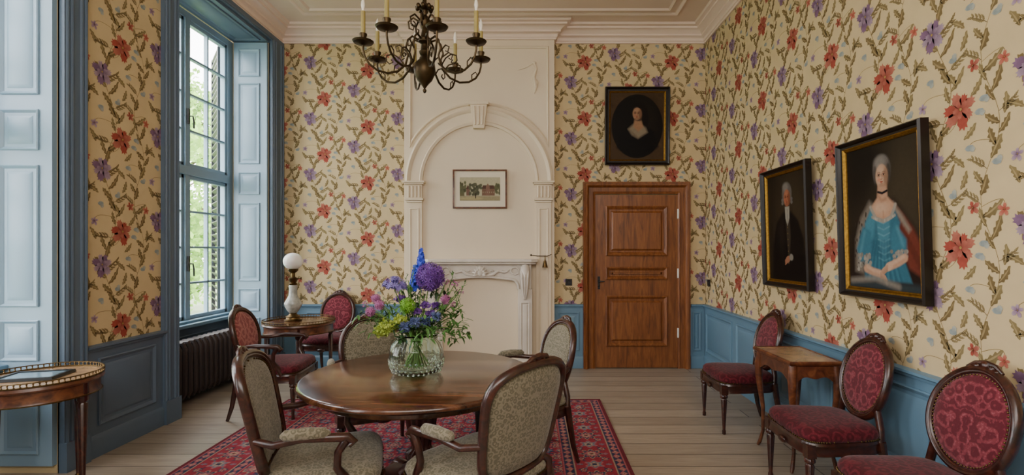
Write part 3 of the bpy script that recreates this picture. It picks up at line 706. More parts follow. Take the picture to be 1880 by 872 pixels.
frame('portrait_painting','dark oil portrait of a person in black coat, gilt-edged frame',w,h,.06,(XR-.032,4.27,1.69),-pi/2,.03,p,group='portraits in black and gilt frames')
# oval portrait
w,h=.68,.84; p=Paint(w,h,220,hx('#54402a')); A=w/h
for k in range(60): p.ell(R.random()*A,R.random(),.03,.03,mul(hx('#54402a'),R.uniform(.8,1.25)),1.4)
p.ell(A/2,.5,.385,.475,hx('#20170d'),.02); p.ell(A/2,.5,.375,.465,hx('#14100c'),.03); p.ell(.56,.6,.17,.27,hx('#211a12'),1.6)
p.poly([(.10,.18),(.15,.40),(.27,.50),(.5,.52),(.66,.42),(.73,.2),(.6,.09),(.4,.04),(.22,.09)],hx('#0d0a09'),.04)
p.poly([(.27,.46),(.33,.37),(.42,.32),(.56,.41),(.52,.51),(.36,.54)],hx('#9c8c74'),.04)
p.poly([(.30,.45),(.36,.36),(.42,.34)],hx('#6e614e'),.03,.7)
p.poly([(.35,.49),(.37,.62),(.46,.62),(.50,.49),(.42,.42)],hx('#b08767'),.025)
p.ell(.43,.72,.125,.14,hx('#17100b'),.3); p.ell(.53,.61,.05,.12,hx('#17100b'),.5); p.ell(.325,.67,.035,.09,hx('#17100b'),.5)
face(p,.405,.685,.092,hx('#be9474'),hx('#1c120c'))
frame('oval_portrait_painting','oval oil portrait of a person in dark dress, black frame',w,h,.065,((1168-975)/144.7,YB-.04,3.05),0,.035,p,gw=.7)
# house picture
w,h=.50,.29; p=Paint(w,h,160,hx('#c4be9f')); A=w/h
p.poly([(0,.2),(A,.2),(A,0),(0,0)],hx('#a39978'),.05); p.ell(.5,.1,.5,.06,hx('#b8ac82'),.5)
p.poly([(.0,.2),(.0,.62),(.14,.66),(.2,.55),(.2,.2)],hx('#6e6a4c'),.03)
p.poly([(.28,.22),(.28,.5),(.34,.62),(.44,.5),(.44,.22)],hx('#806254'),.015); p.poly([(.26,.5),(.35,.68),(.46,.5)],hx('#5f4538'),.015)
p.poly([(.95,.22),(.95,.5),(1.5,.5),(1.5,.22)],hx('#806250'),.015); p.poly([(.92,.5),(1.0,.66),(1.45,.66),(1.53,.5)],hx('#5b4338'),.015)
p.poly([(1.12,.22),(1.12,.6),(1.2,.74),(1.28,.6),(1.28,.22)],hx('#8a6a5a'),.01)
for k in range(6): p.ell(1.0+.09*k,.36,.014,.035,hx('#a89c80'),.3)
for k in range(60):
    x=.42+R.random()*.50; y=.26+R.random()*.44; p.ell(x,y,.05,.06,mul(hx('#5a5c46'),R.uniform(.6,1.3)),.8)
for k in range(24): p.ell(R.random()*.25,.3+R.random()*.5,.05,.07,mul(hx('#636548'),R.uniform(.6,1.3)),.8)
for k in range(16): p.ell(1.5+R.random()*.22,.3+R.random()*.4,.05,.07,mul(hx('#636548'),R.uniform(.6,1.3)),.8)
p.line([(.68,.3),(.68,.12)],.02,hx('#3a3020'))
e=thing('framed_house_print','framed watercolour of a brick country house behind trees','picture',(-.634,YC-.02,2.249),(.03,0,0))
mb=MB(); mb.sweep(rect(-.315,.315,-.22,.22),[(0,.006),(0,.018),(.012,.022),(.02,.018),(.02,0)],0,True,lambda a,b,h_:(a,-h_,b)); mesh_obj(mb,'picture_frame',m_wal,e)
mb=MB(); mb.box(-.318,.318,-.008,0,-.223,.223); mesh_obj(mb,'picture_mount',m_paperw,e,smooth=0)
p.make('picture_image',m_oil,e,-.010,.85)
# ------------------------------------------------------------ rug
RX0,RX1,RY0,RY1=-2.41,.685,2.05,5.01
W_,L_=RX1-RX0,RY1-RY0; st=.008; nx,ny=int(W_/st),int(L_/st)
X,Y=np.meshgrid(np.linspace(0,W_,nx),np.linspace(0,L_,ny))
ex=np.minimum(X,W_-X); ey=np.minimum(Y,L_-Y); E=np.minimum(ex,ey); S=np.where(ex<ey,Y,X)
red,dred,navy,ivo,rose,teal=[np.array(hx(c)) for c in ('#9c3a48','#70303a','#3c4058','#b09884','#b5686c','#6a7888')]
C=np.ones((ny,nx,3))*red
def put(m,c): C[m]=c
def ros(u,v,r,n,cols,mask):
    rho=np.hypot(u,v); th=np.arctan2(v,u); q=rho/(r*(1+.22*np.cos(n*th)))
    for lim,c in cols: put(mask&(q<lim),c)
def wr(a,p,o=0): return (a+o)%p-p/2
F=E>.47
P=.21
for ox,oy,cs,r,n in ((0,0,[(1,ivo),(.82,navy),(.6,rose),(.35,ivo),(.18,red)],.055,8),(P/2,P/2,[(1,navy),(.82,teal),(.5,rose),(.25,dred)],.048,6),
                     (P/2,0,[(1,rose),(.7,navy),(.4,ivo)],.026,4),(0,P/2,[(1,teal),(.6,ivo)],.024,4)):
    ros(wr(X,P,ox),wr(Y,P,oy),r,n,cs,F)
vine=np.abs(np.sin(X*2*pi/P)*.5+np.sin(Y*2*pi/P)*.5-.15*np.sin((X+Y)*60))<.07
free=np.all(C==red,axis=-1); put(F&vine&free,navy); free=np.all(C==red,axis=-1)
sp=(np.sin(X*133)+np.sin(Y*127+X*31)>1.3); put(F&sp&free,rose); sp=(np.sin(X*111+2)+np.sin(Y*143)<-1.35); put(F&sp&free,navy)
def band(a,b_,c): m=(E>=a)&(E<b_); put(m,c); return m
band(0,.025,dred); band(.025,.033,rose)
for a,b_ in ((.033,.10),(.39,.455)):
    m=band(a,b_,navy); v=E-(a+b_)/2; u=wr(S,.07); ros(u,v,.022,4,[(1,rose),(.6,ivo),(.3,red)],m); put(m&(np.abs(v-.018*np.sin(S*2*pi/.14))<.004),rose)
band(.10,.108,ivo); band(.382,.39,ivo); band(.455,.463,rose)
m=band(.108,.382,red*.95); v=E-.245; Q=.36
put(m&(np.abs(v-.075*np.sin(S*2*pi/Q))<.006),navy); put(m&(np.abs(v+.075*np.sin(S*2*pi/Q))<.005),teal)
ros(wr(S,Q),v,.072,8,[(1,ivo),(.88,navy),(.62,rose),(.4,ivo),(.2,dred)],m)
ros(wr(S,Q,Q/2),v,.06,6,[(1,rose),(.82,teal),(.55,ivo),(.3,navy)],m)
for o_,vv in ((Q/4,.085),(Q*.75,.085),(Q/4,-.085),(Q*.75,-.085)): ros(wr(S,Q,o_),v-vv,.028,5,[(1,navy),(.7,ivo),(.4,red)],m)
for o_,vv in ((0,.1),(Q/2,.1),(0,-.1),(Q/2,-.1)): ros(wr(S,Q,o_),v-vv,.016,4,[(1,teal),(.5,rose)],m)
zz=.012+.0012*np.random.RandomState(2).rand(ny,nx)
V=np.stack([X+RX0,Y+RY0,zz],-1).reshape(-1,3); idx=np.arange(nx*ny).reshape(ny,nx)
Fq=np.stack([idx[:-1,:-1],idx[:-1,1:],idx[1:,1:],idx[1:,:-1]],-1).reshape(-1,4).tolist()
base=len(V); V=np.concatenate([V,[[RX0,RY0,.001],[RX1,RY0,.001],[RX1,RY1,.001],[RX0,RY1,.001]]])
c4=[int(idx[0,0]),int(idx[0,-1]),int(idx[-1,-1]),int(idx[-1,0])]
for k in range(4): Fq.append([base+k,base+(k+1)%4,c4[(k+1)%4],c4[k]])
me=bpy.data.meshes.new('rug'); me.from_pydata(V.tolist(),[],Fq); me.materials.append(m_rug)
ca=me.color_attributes.new(name='Col',type='FLOAT_COLOR',domain='POINT')
cc=np.concatenate([np.concatenate([C.reshape(-1,3),np.tile(dred,(4,1))]),np.ones((base+4,1))],1).astype(np.float32)
ca.data.foreach_set('color',cc.ravel())
o=bpy.data.objects.new('rug',me); col.objects.link(o); o['label']='red oriental rug with navy and ivory rosettes'; o['category']='rug'
# ------------------------------------------------------------ chairs
def supe(a,b_,n,k,N,tap=0):
    t=2*pi*k/N; c,s_=math.cos(t),math.sin(t); e=2/n
    x=a*math.copysign(abs(c)**e,c); y=b_*math.copysign(abs(s_)**e,s_)
    return x,y*(1+tap*x/a)
def chair(name,label,cat,loc,rz,arms,cart,fab,seatfab,group=None,wood=None,pads=True):
    wood=wood or m_mah
    E_=thing(name,label,cat,loc,(0,0,rz),group)
    sw=.25 if not arms else .285; sd=.24 if not arms else .27
    N=48; out=[supe(sd,sw,5,k,N,.10) for k in range(N)]
    mb=MB(); vs=[];fs=[]
    P=[(1,.335),(1.015,.34),(1.0,.355),(1.0,.385),(1.02,.395),(1.0,.41),(.9,.41)]
    for s_,z_ in P: vs+=[(x*s_,y*s_,z_) for x,y in out]
    for i in range(len(P)-1):
        for k in range(N): fs.append((i*N+k,i*N+(k+1)%N,(i+1)*N+(k+1)%N,(i+1)*N+k))
    fs.append(tuple(range(N-1,-1,-1))); mb.add(vs,fs)
    mb.ball((sd+.005,0,.345),(.015,.05,.02),10,6)
    mesh_obj(mb,'seat_rail',wood,E_)
    mb=MB(); vs=[];fs=[]
    P=[(.94,.405),(.99,.415),(1.01,.435),(.99,.458),(.93,.475),(.8,.486),(.6,.493),(.35,.497),(.1,.498)]
    for s_,z_ in P: vs+=[(x*s_,y*s_,z_) for x,y in out]
    for i in range(len(P)-1):
        for k in range(N): fs.append((i*N+k,i*N+(k+1)%N,(i+1)*N+(k+1)%N,(i+1)*N+k))
    fs.append(tuple((len(P)-1)*N+k for k in range(N))); mb.add(vs,fs); mesh_obj(mb,'seat',seatfab,E_,smooth=60)
    mb=MB()
    for k in range(0,N*2):
        x,y=supe(sd,sw,5,k,N*2,.10); mb.ball((x*1.012,y*1.012,.418),.0055,5,4)
    ti=math.radians(13)
    def BK(u,v,h=0):
        x=-sd+.015-v*math.sin(ti)+.55*u*u+h*math.cos(ti); return (x,u,.49+v*math.cos(ti)+h*math.sin(ti))
    if cart: a,b_,n,vc,tp=.245,.255,5.0,.225,.10
    elif arms: a,b_,n,vc,tp=.225,.245,2.15,.232,.05
    else: a,b_,n,vc,tp=.20,.238,2.0,.232,0
    def OB(k,NN,s_=1.0,c=0):
        v,u=supe(b_*s_,a*s_,n,k,NN,tp)
        if cart and v>0: v+=s_*(.050*math.cos(min(1,abs(u)/(a*s_*1.1+1e-6))*pi/2)-.022)
        return u,v+vc
    for k in range(72):
        u,v=OB(k,72,.88); mb.ball(BK(u,v,.018),.005,5,4)
    mesh_obj(mb,'nail_trim',m_brass,E_,props={'kind':'stuff'})
    mb=MB(); NN=88 if cart else 64
    pts=[BK(*OB(k,NN)) for k in range(NN)]
    mb.tube(pts,.024,10,0,True,.8,up=(1,0,0.2))
    mb.tube([BK(*OB(k,NN,.955),.012) for k in range(NN)],.010,8,0,True)
    u0,v0=OB(0,NN)
    for du,dv,r_ in ((0,.03,.022),(-.035,.022,.016),(.035,.022,.016),(-.062,.012,.012),(.062,.012,.012)):
        mb.ball(BK(du,v0+dv-.012,.005),(.015,r_,r_),10,8)
    mb.tube([BK(-.085,v0-.0),BK(-.05,v0+.024),BK(0,v0+.032),BK(.05,v0+.024),BK(.085,v0)],[.006,.011,.013,.011,.006],8)
    for sg in (-1,1):
        ub,vb=OB(NN//2-sg*9,NN)
        mb.tube([(-sd+.02,sg*sw*.78,.38),(-sd+.01,sg*sw*.74,.46),BK(abs(ub)*sg,vb)],[.024,.02,.02],10)
    mb.tube([BK(-.05,vc-b_-.01),BK(0,vc-b_-.025),BK(.05,vc-b_-.01)],[.01,.018,.01],8)
    mesh_obj(mb,'backrest',wood,E_)
    mb=MB(); vs=[];fs=[]
    P=[(.1,-.02),(.4,-.019),(.7,-.017),(.9,-.012),(.94,0),(.92,.01),(.84,.022),(.65,.032),(.4,.038),(.1,.04)]
    for s_,h in P:
        for k in range(NN): u,v=OB(k,NN,s_*.99); vs.append(BK(u,v,h))
    for i in range(len(P)-1):
        for k in range(NN): fs.append((i*NN+k,i*NN+(k+1)%NN,(i+1)*NN+(k+1)%NN,(i+1)*NN+k))
    fs.append(tuple(range(NN-1,-1,-1))); fs.append(tuple((len(P)-1)*NN+k for k in range(NN)))
    mb.add(vs,fs); mesh_obj(mb,'back_cushion',fab,E_,smooth=60)
    for sg in (-1,1):
        mb=MB(); c=(sd-.035,sg*(sw*1.05-.03),0)
        mb.box(c[0]-.026,c[0]+.026,c[1]-.026,c[1]+.026,.325,.40)
        mb.lathe([(.009,0),(.014,.004),(.015,.03),(.011,.04),(.0235,.28),(.018,.29),(.028,.30),(.028,.315),(.02,.325)],c,20,0,1,1,.06,10)
        mesh_obj(mb,'leg',wood,E_)
        mb=MB(); mb.tube([(-sd+.02,sg*sw*.8,.40),(-sd+.005,sg*sw*.8,.30),(-sd-.025,sg*sw*.82,.12),(-sd-.06,sg*sw*.84,.003)],[.026,.024,.019,.014],8)
        mesh_obj(mb,'leg',wood,E_)
    if arms:
        for sg in (-1,1):
            ar=MB(); ub=a*(1.0 if cart else .95)
            q=BK(sg*ub,vc-.06)
            ar.tube([q,(q[0]+.08,sg*(sw+.005),q[2]-.01),(-.06,sg*(sw+.025),.665),(.06,sg*(sw+.03),.66),(.125,sg*(sw+.025),.655),(.15,sg*(sw+.025),.632),(.13,sg*(sw+.025),.617)],[.016,.017,.018,.02,.022,.02,.014],10)
            ar.tube([(.12,sg*(sw+.025),.643),(.085,sg*(sw+.025),.59),(.08,sg*(sw+.015),.52),(.12,sg*(sw+.0),.455),(.15,sg*(sw-.005),.39)],[.02,.017,.018,.022,.024],10)
            A_=mesh_obj(ar,'armrest',wood,E_)
            if pads:
                ap=MB(); ap.tube([(-.15,sg*(sw+.018),.68),(-.13,sg*(sw+.02),.683),(-.05,sg*(sw+.025),.685),(.03,sg*(sw+.029),.683),(.055,sg*(sw+.029),.678)],[.008,.024,.028,.025,.008],12)
                mesh_obj(ap,'arm_pad',fab,A_)
    return E_
G1='crimson oval-back side chairs'
ch=chair('side_chair','carved mahogany side chair with crimson oval back, beside small table','chair',(1.78,3.08,0),pi,False,False,m_red,m_redv,G1)
def place(src,loc,rz,label):
    c=copy_tree(src); c.location=loc; c.rotation_euler=(0,0,rz); c['label']=label; return c
place(ch,(1.77,4.32,0),pi,'crimson oval-back side chair standing under a dark portrait')
place(ch,(1.75,2.28,0),pi+.08,'crimson oval-back side chair with nail trim against the wainscot')
place(ch,(-2.40,6.0,0),-pi/2,'crimson oval-back side chair behind the lamp table')
chair('armchair','oval-back armchair with rose upholstery beside the radiator','chair',(-2.34,4.66,0),.08,True,False,m_pink,m_redv,pads=False)
G2='green brocade armchairs around the table'
g=chair('armchair','oval-back armchair in green brocade at the round table','chair',(-.07,3.60,.0135),pi+.42,True,False,m_green,m_green,G2)
place(g,(-1.10,3.62,.0135),-pi/2+.45,'green brocade armchair pushed in behind the round table')
g2=chair('armchair','broad-backed green brocade armchair drawn up to the table','chair',(-1.02,2.50,.0135),.28,True,True,m_green,m_green,G2)
place(g2,(-.25,2.48,.0135),pi/2+.87,'broad-backed green armchair turned with its back showing')
# ------------------------------------------------------------ round dining table
TX,TY=-.675,3.10
e=thing('dining_table','round polished rosewood pedestal table on the rug','table',(TX,TY,.0135)); b0=-.0135
mb=MB(); mb.lathe([(.0001,.70),(.66,.70),(.695,.703),(.705,.712),(.705,.722),(.698,.732),(.685,.7375),(.0001,.7375)],(0,0,b0+.0025),96); mesh_obj(mb,'table_top',m_ros,e)
mb=MB(); mb.lathe([(.60,.655),(.615,.655),(.62,.665),(.62,.70),(.58,.70),(.58,.655),(.60,.655)],(0,0,b0+.0015),72); mb.box(-.3,.3,-.04,.04,.66,.685); mb.box(-.04,.04,-.3,.3,.66,.685); mesh_obj(mb,'table_apron',m_ros,e)
mb=MB(); mb.lathe([(.13,.12),(.135,.14),(.10,.16),(.075,.19),(.095,.22),(.09,.25),(.062,.27),(.058,.29),(.085,.40),(.10,.50),(.092,.54),(.07,.555),(.10,.57),(.10,.585),(.075,.60),(.12,.65),(.16,.685)],(0,0,0),64,0,1,1,.045,16); mesh_obj(mb,'pedestal',m_mah,e)
mb=MB(); mb.lathe([(.24,.07),(.26,.075),(.265,.10),(.25,.115),(.15,.125),(.12,.13)],(0,0,0),48); mesh_obj(mb,'plinth',m_mah,e)
for k in range(4):
    a=pi/4+k*pi/2; mb=MB(); c,s_=math.cos(a),math.sin(a)
    mb.tube([(c*.18,s_*.18,.09),(c*.27,s_*.27,.085),(c*.33,s_*.33,.05),(c*.37,s_*.37,.022),(c*.39,s_*.39,.02)],[.04,.045,.035,.022,.012],10); mesh_obj(mb,'table_foot',m_mah,e)
# ------------------------------------------------------------ gueridons
def gueridon(name,label,loc,r,H,legs_rot,marb,n=4,gh=.026):
    e=thing(name,label,'table',loc)
    mb=MB(); mb.lathe([(.0001,H-.018),(r*.97,H-.018),(r*.97,H-.002),(.0001,H)],(0,0,0),64); mesh_obj(mb,'table_top',marb,e)
    mb=MB(); mb.lathe([(r*.93,H-.11),(r*.95,H-.105),(r*.93,H-.09),(r*.93,H-.035),(r*.98,H-.03),(r*1.0,H-.02),(r*.985,H-.005),(r*.965,H-.005),(r*.965,H-.018),(r*.85,H-.018),(r*.85,H-.11),(r*.93,H-.11)],(0,0,0),64)
    mesh_obj(mb,'table_apron',m_wal,e)
    mb=MB()
    ring=lambda rr,z_,k:[(rr*math.cos(2*pi*i/k),rr*math.sin(2*pi*i/k),z_) for i in range(k)]
    mb.tube(ring(r*.985,H+.002,64),.005,6,0,True); mb.tube(ring(r*.985,H+gh,64),.0035,6,0,True); mb.tube(ring(r*.955,H-.105,64),.004,6,0,True)
    for i in range(72):
        a=2*pi*i/72; mb.lathe([(.003,0),(.005,gh*.3),(.002,gh*.5),(.005,gh*.7),(.003,gh)],(r*.985*math.cos(a),r*.985*math.sin(a),H),6)
    mesh_obj(mb,'gallery_rail',m_brass,e)
    for k in range(n):
        a=legs_rot+2*pi*k/n; c=(r*.86*math.cos(a),r*.86*math.sin(a),0); mb=MB()
        mb.lathe([(.008,0),(.014,.006),(.015,.03),(.010,.045),(.024,H-.16),(.017,H-.15),(.028,H-.135),(.028,H-.02)],c,20,0,1,1,.06,10)
        mesh_obj(mb,'leg',m_mah,e)
        mb=MB(); mb.lathe([(.009,0.001),(.0165,.006),(.0165,.035),(.012,.045)],c,14); mesh_obj(mb,'brass_cap',m_brass,e)
    return e
gueridon('side_table','round marble-topped side table with pierced brass gallery by window',(-2.95,3.02,0),.305,.735,0,m_topm)
gueridon('lamp_table','round dark side table with brass gallery holding the lamp',(-2.47,5.37,0),.36,.735,.4,m_ros)
e=thing('display_tablet','dark framed glass tablet lying on the side table','tablet',(-2.98,3.02,.736),(0,0,.25))
mb=MB(); mb.sweep(rect(-.13,.13,-.09,.09),[(0,.012),(0,.016),(.02,.016),(.025,.0)],0,True); mb.box(-.14,.14,-.10,.10,0,.006); mesh_obj(mb,'tablet_case',m_blk,e)
mb=MB(); mb.box(-.129,.129,-.089,.089,.0062,.0115); mesh_obj(mb,'tablet_screen',m_screen,e,smooth=0)
# console
e=thing('console_table','small rectangular inlaid walnut table with curved legs','table',(1.90,3.62,0))
mb=MB(); H=.75; mb.box(-.165,.165,-.26,.26,H-.016,H); mesh_obj(mb,'table_top',m_topm,e,bev=.003)
mb=MB(); mb.sweep(rect(-.165,.165,-.26,.26),[(0,H-.03),(.0,H+.002),(.012,H+.004),(.02,H-.006),(.016,H-.02),(0,H-.03)],0,True)
for f_,L2,ax in ((1,.155,0),(-1,.155,0),(1,.245,1),(-1,.245,1)):
    pts=[(-L2,H-.02),(-L2,H-.16)]+[(-L2+2*L2*i/16,H-.15+.045*math.sin(pi*i/16)-.012*math.cos(4*pi*i/16)) for i in range(1,16)]+[(L2,H-.16),(L2,H-.02)]
    if ax==0: mb.prism(pts,f_*.235,f_*.255,T=lambda a,b,h:(a,h,b))
    else: mb.prism(pts,f_*.14,f_*.158,T=lambda a,b,h:(h,a,b))
mesh_obj(mb,'table_apron',m_wal,e)
for sx in (-1,1):
    for sy in (-1,1):
        mb=MB(); x,y=sx*.142,sy*.235
        mb.tube([(x,y,H-.02),(x+sx*.012,y+sy*.014,H-.12),(x+sx*.008,y+sy*.012,H-.25),(x-sx*.012,y-sy*.01,.3),(x-sx*.012,y-sy*.01,.12),(x+sx*.006,y+sy*.006,.03),(x+sx*.016,y+sy*.016,.004)],[.028,.03,.024,.015,.012,.014,.01],10)
        mesh_obj(mb,'leg',m_wal,e)
# ------------------------------------------------------------ lamp
e=thing('table_lamp','antique oil-style lamp with white globe and painted porcelain body','lamp',(-2.56,5.42,.736))
mb=MB(); mb.lathe([(.0001,0),(.085,0),(.088,.012),(.07,.02),(.065,.035),(.075,.045),(.05,.06),(.035,.075),(.04,.085)],(0,0,0),32); mesh_obj(mb,'lamp_base',m_brass,e)
mb=MB(); mb.lathe([(.04,.085),(.06,.11),(.085,.16),(.088,.19),(.065,.23),(.045,.27),(.04,.33),(.045,.37),(.035,.385)],(0,0,0),32); mesh_obj(mb,'lamp_body',m_porc,e)
mb=MB(); mb.lathe([(.04,.383),(.045,.40),(.03,.41),(.045,.44),(.05,.455),(.02,.47),(.02,.51),(.05,.535),(.055,.55),(.045,.56)],(0,0,0),32); mb.tube([(.04,0,.45),(.08,0,.455)],.005,6); mb.ball((.085,0,.455),(.006,.015,.015)); mesh_obj(mb,'lamp_collar',m_brass,e)
mb=MB(); mb.ball((0,0,.637),(.10,.10,.092),32,20); mesh_obj(mb,'lamp_shade',m_opal,e,smooth=80)
# ------------------------------------------------------------ radiator
e=thing('radiator','dark cast iron column radiator under the window','radiator',(-3.34,5.2,0))
mb=MB()
for k in range(16):
    y=-.60+k*.078; z0,z1=.10,.60; xa,xb=-.07,.07
    mb.tube([(xa,y,z0+.04),(xa+.02,y,z0),(xb-.02,y,z0),(xb,y,z0+.04),(xb,y,z1-.04),(xb-.02,y,z1),(xa+.02,y,z1),(xa,y,z1-.04)],.026,8,0,True,1.0,up=(0,1,0))
    mb.tube([(0,y,z0),(0,y,z1)],.024,8)
mb.tube([(0,-.62,.13),(0,.6,.13)],.02,8); mb.tube([(0,-.62,.57),(0,.6,.57)],.02,8)
mesh_obj(mb,'radiator_body',m_iron,e)
for y in (-.6,.57):
    mb=MB(); mb.prism([(-.09,0),(-.055,0),(-.04,.07),(.04,.07),(.055,0),(.09,0),(.06,.11),(-.06,.11)],y-.02,y+.02,T=lambda a,b,h:(a,h,b))
    mesh_obj(mb,'radiator_foot',m_iron,e,smooth=0)
mb=MB(); mb.tube([(0,.6,.13),(0,.68,.13),(0,.69,.10),(0,.69,0.0)],.012,8); mb.lathe([(.02,0),(.024,.01),(.024,.05),(.018,.06)],(0,.69,.13),12); mesh_obj(mb,'radiator_valve',m_brass,e)
# ------------------------------------------------------------ chandelier
HX,HY=-.655,3.10
e=thing('chandelier','eight-armed dark bronze chandelier with electric candles','chandelier',(HX,HY,0),(0,0,0))
mb=MB()
mb.lathe([(.0005,2.46),(.010,2.468),(.012,2.48),(.005,2.49),(.015,2.505),(.026,2.52),(.045,2.54),(.062,2.575),(.066,2.61),(.056,2.645),(.03,2.67),(.018,2.69),(.030,2.70),(.034,2.715),(.02,2.73),(.017,2.76),(.038,2.775),(.042,2.79),(.024,2.81),(.016,2.85),(.028,2.87),(.036,2.90),(.028,2.925),(.013,2.94),(.015,2.97),(.036,2.985),(.024,3.0),(.012,3.02),(.015,3.06),(.006,3.08)],(0,0,0),28)
mesh_obj(mb,'chandelier_stem',m_bronze,e)
mb=MB()
z_=3.07; k=0
while z_<ZC-.06:
    c=(1,0) if k%2 else (0,1)
    mb.tube([(c[0]*.014*math.cos(t),c[1]*.014*math.cos(t),z_+.022+.026*math.sin(t)) for t in [i*pi/5 for i in range(10)]],.0035,6,0,True,1,up=(c[1],c[0],0))
    z_+=.043; k+=1
mb.lathe([(.06,ZC-.001),(.06,ZC-.015),(.03,ZC-.035),(.008,ZC-.06)],(0,0,0),20)
mesh_obj(mb,'suspension_chain',m_bronze,e)
mb=MB()
for k in range(8):
    a=k*pi/4; c,s_=math.cos(a),math.sin(a)
    mb.tube([(c*r_,s_*r_,z_) for r_,z_ in ((.03,2.90),(.07,2.925),(.10,2.90),(.095,2.86),(.07,2.85),(.065,2.87),(.08,2.88))],[.006,.006,.006,.005,.005,.004,.004],6)
    mb.ball((c*.045,s_*.045,2.985),(.014,.014,.018),8,6)
mesh_obj(mb,'ornament_scroll',m_bronze,e)
def arm_parts(a):
    c,s_=math.cos(a),math.sin(a)
    P=[(.04,2.785),(.075,2.80),(.10,2.775),(.115,2.72),(.10,2.68),(.115,2.62),(.16,2.575),(.22,2.555),(.28,2.565),(.325,2.595),(.35,2.635),(.36,2.675),(.36,2.70)]
    mb=MB(); mb.tube([(c*r_,s_*r_,z_) for r_,z_ in P],[.006,.007,.006,.006,.006,.0068,.007,.007,.0066,.0066,.006,.006,.007],8)
    mb.tube([(c*r_,s_*r_,z_) for r_,z_ in ((.12,2.615),(.15,2.655),(.19,2.675),(.225,2.66),(.23,2.63),(.21,2.612),(.19,2.625),(.20,2.64))],[.0045,.0045,.0045,.0045,.004,.004,.004,.004],6)
    mb.tube([(c*r_,s_*r_,z_) for r_,z_ in ((.11,2.70),(.15,2.735),(.175,2.72),(.165,2.69),(.15,2.70))],[.0045,.0045,.004,.004,.004],6)
    mb.tube([(c*r_,s_*r_,z_) for r_,z_ in ((.30,2.578),(.30,2.615),(.325,2.635),(.335,2.615))],[.004,.004,.004,.003],6)
    A_=mesh_obj(mb,'chandelier_arm',m_bronze,e)
    p=(c*.36,s_*.36,2.70)
    mb=MB(); mb.lathe([(.007,0),(.02,.005),(.055,.014),(.062,.024),(.056,.02),(.02,.014),(.012,.02),(.021,.03),(.017,.045),(.023,.06),(.023,.068),(.015,.068)],p,24); mesh_obj(mb,'drip_pan',m_bronze,A_)
    mb=MB(); mb.lathe([(.013,.066),(.013,.20),(.009,.202)],p,16); mesh_obj(mb,'candle_sleeve',m_candle,A_)
    mb=MB(); mb.lathe([(.007,.20),(.008,.215),(.013,.235),(.010,.255),(.004,.275),(.0005,.285)],p,14); mesh_obj(mb,'bulb',m_bulb,A_)
for k in range(8): arm_parts(pi/8+k*pi/4)
# ------------------------------------------------------------ vase + bouquet
VX,VY,VZ=-.705,3.10,.741
e=thing('glass_vase','round clear glass vase with hobnail base holding flowers','vase',(VX,VY,VZ))
mb=MB(); mb.lathe([(.0001,0),(.10,0),(.135,.012),(.158,.05),(.165,.10),(.16,.15),(.145,.185),(.125,.205),(.122,.225),(.14,.245),(.135,.245),(.117,.226),(.119,.205),(.138,.18),(.152,.148),(.157,.10),(.15,.055),(.128,.02),(.0001,.014)],(0,0,0),96,0,1,1,.010,24)
mesh_obj(mb,'vase_body',m_glass,e,smooth=60)
mb=MB()
for j in range(4):
    z_=.02+j*.022; rr=[.146,.157,.1625,.165][j]
    for k in range(30):
        a=2*pi*(k+.5*(j%2))/30; mb.ball((rr*math.cos(a),rr*math.sin(a),z_),.0075,6,4)
mesh_obj(mb,'hobnail_band',m_glass,e,props={'kind':'stuff'})
r=random.Random(3)
def rdir(): return Vector((r.gauss(0,1),r.gauss(0,1),r.gauss(0,1))).normalized()
def star(mb,c,d,s_,n=5,w=.35):
    d=d.normalized(); u=d.orthogonal().normalized(); v=d.cross(u)
    for k in range(n):
        a=2*pi*k/n; q=u*math.cos(a)+v*math.sin(a); t=u*-math.sin(a)+v*math.cos(a)
        mb.add([c,c+q*s_*.55+t*s_*w*.5+d*s_*.15,c+q*s_+d*s_*.25,c+q*s_*.55-t*s_*w*.5+d*s_*.15],[(0,1,2,3)])
def leaf3(mb,c,d,L,W):
    d=d.normalized(); s_=d.cross(Vector((0,0,1))); s_=s_.normalized() if s_.length>.01 else Vector((1,0,0)); up=s_.cross(d)
    P=[c,c+d*L*.35+s_*W/2+up*L*.05,c+d*L*.35-s_*W/2+up*L*.05,c+d*L*.35+up*L*.02,c+d*L*.7+s_*W*.4-up*L*.02,c+d*L*.7-s_*W*.4-up*L*.02,c+d*L*.7-up*L*.05,c+d*L-up*L*.15]
    mb.add(P,[(0,1,3),(0,3,2),(1,4,6,3),(3,6,5,2),(4,7,6),(6,7,5)])
def W3(px,py,d): return Vector(((px-975)*d/925,d,1.5-(py-458)*d/925))
GF='cut flowers in the glass vase'
def flower(name,label,px,py,d,build,mat,leaves=3,smat=None):
    h=W3(px,py,d); f=thing(name,label,'flower',tuple(h),group=GF)
    base=Vector((VX+(h.x-VX)*-.2+r.uniform(-.03,.03),VY+(h.y-VY)*-.2+r.uniform(-.03,.03),VZ+.03)); neck=Vector((VX+(h.x-VX)*.22,VY+(h.y-VY)*.22,VZ+.24))
    pts=[]
    for i in range(9):
        t=i/8; pts.append((base*(1-t)**2+ (neck*2-(base+h)*.5)*2*t*(1-t)+h*t*t)-h)
    mb=MB(); mb.tube(pts,.003,6)
    mesh_obj(mb,'stem',smat or m_stem,f)
    mb=MB()
    for k in range(leaves):
        i=r.randint(5,7); dd=rdir(); dd.z=abs(dd.z)*.5; leaf3(mb,pts[i],dd,r.uniform(.05,.10),r.uniform(.016,.026))
    if leaves: mesh_obj(mb,'leaves',r.choice([m_leaf,m_leafd]),f,smooth=0,recalc=False)
    mb=MB(); build(mb); mesh_obj(mb,'flower_head',mat,f,smooth=0,recalc=False); return f
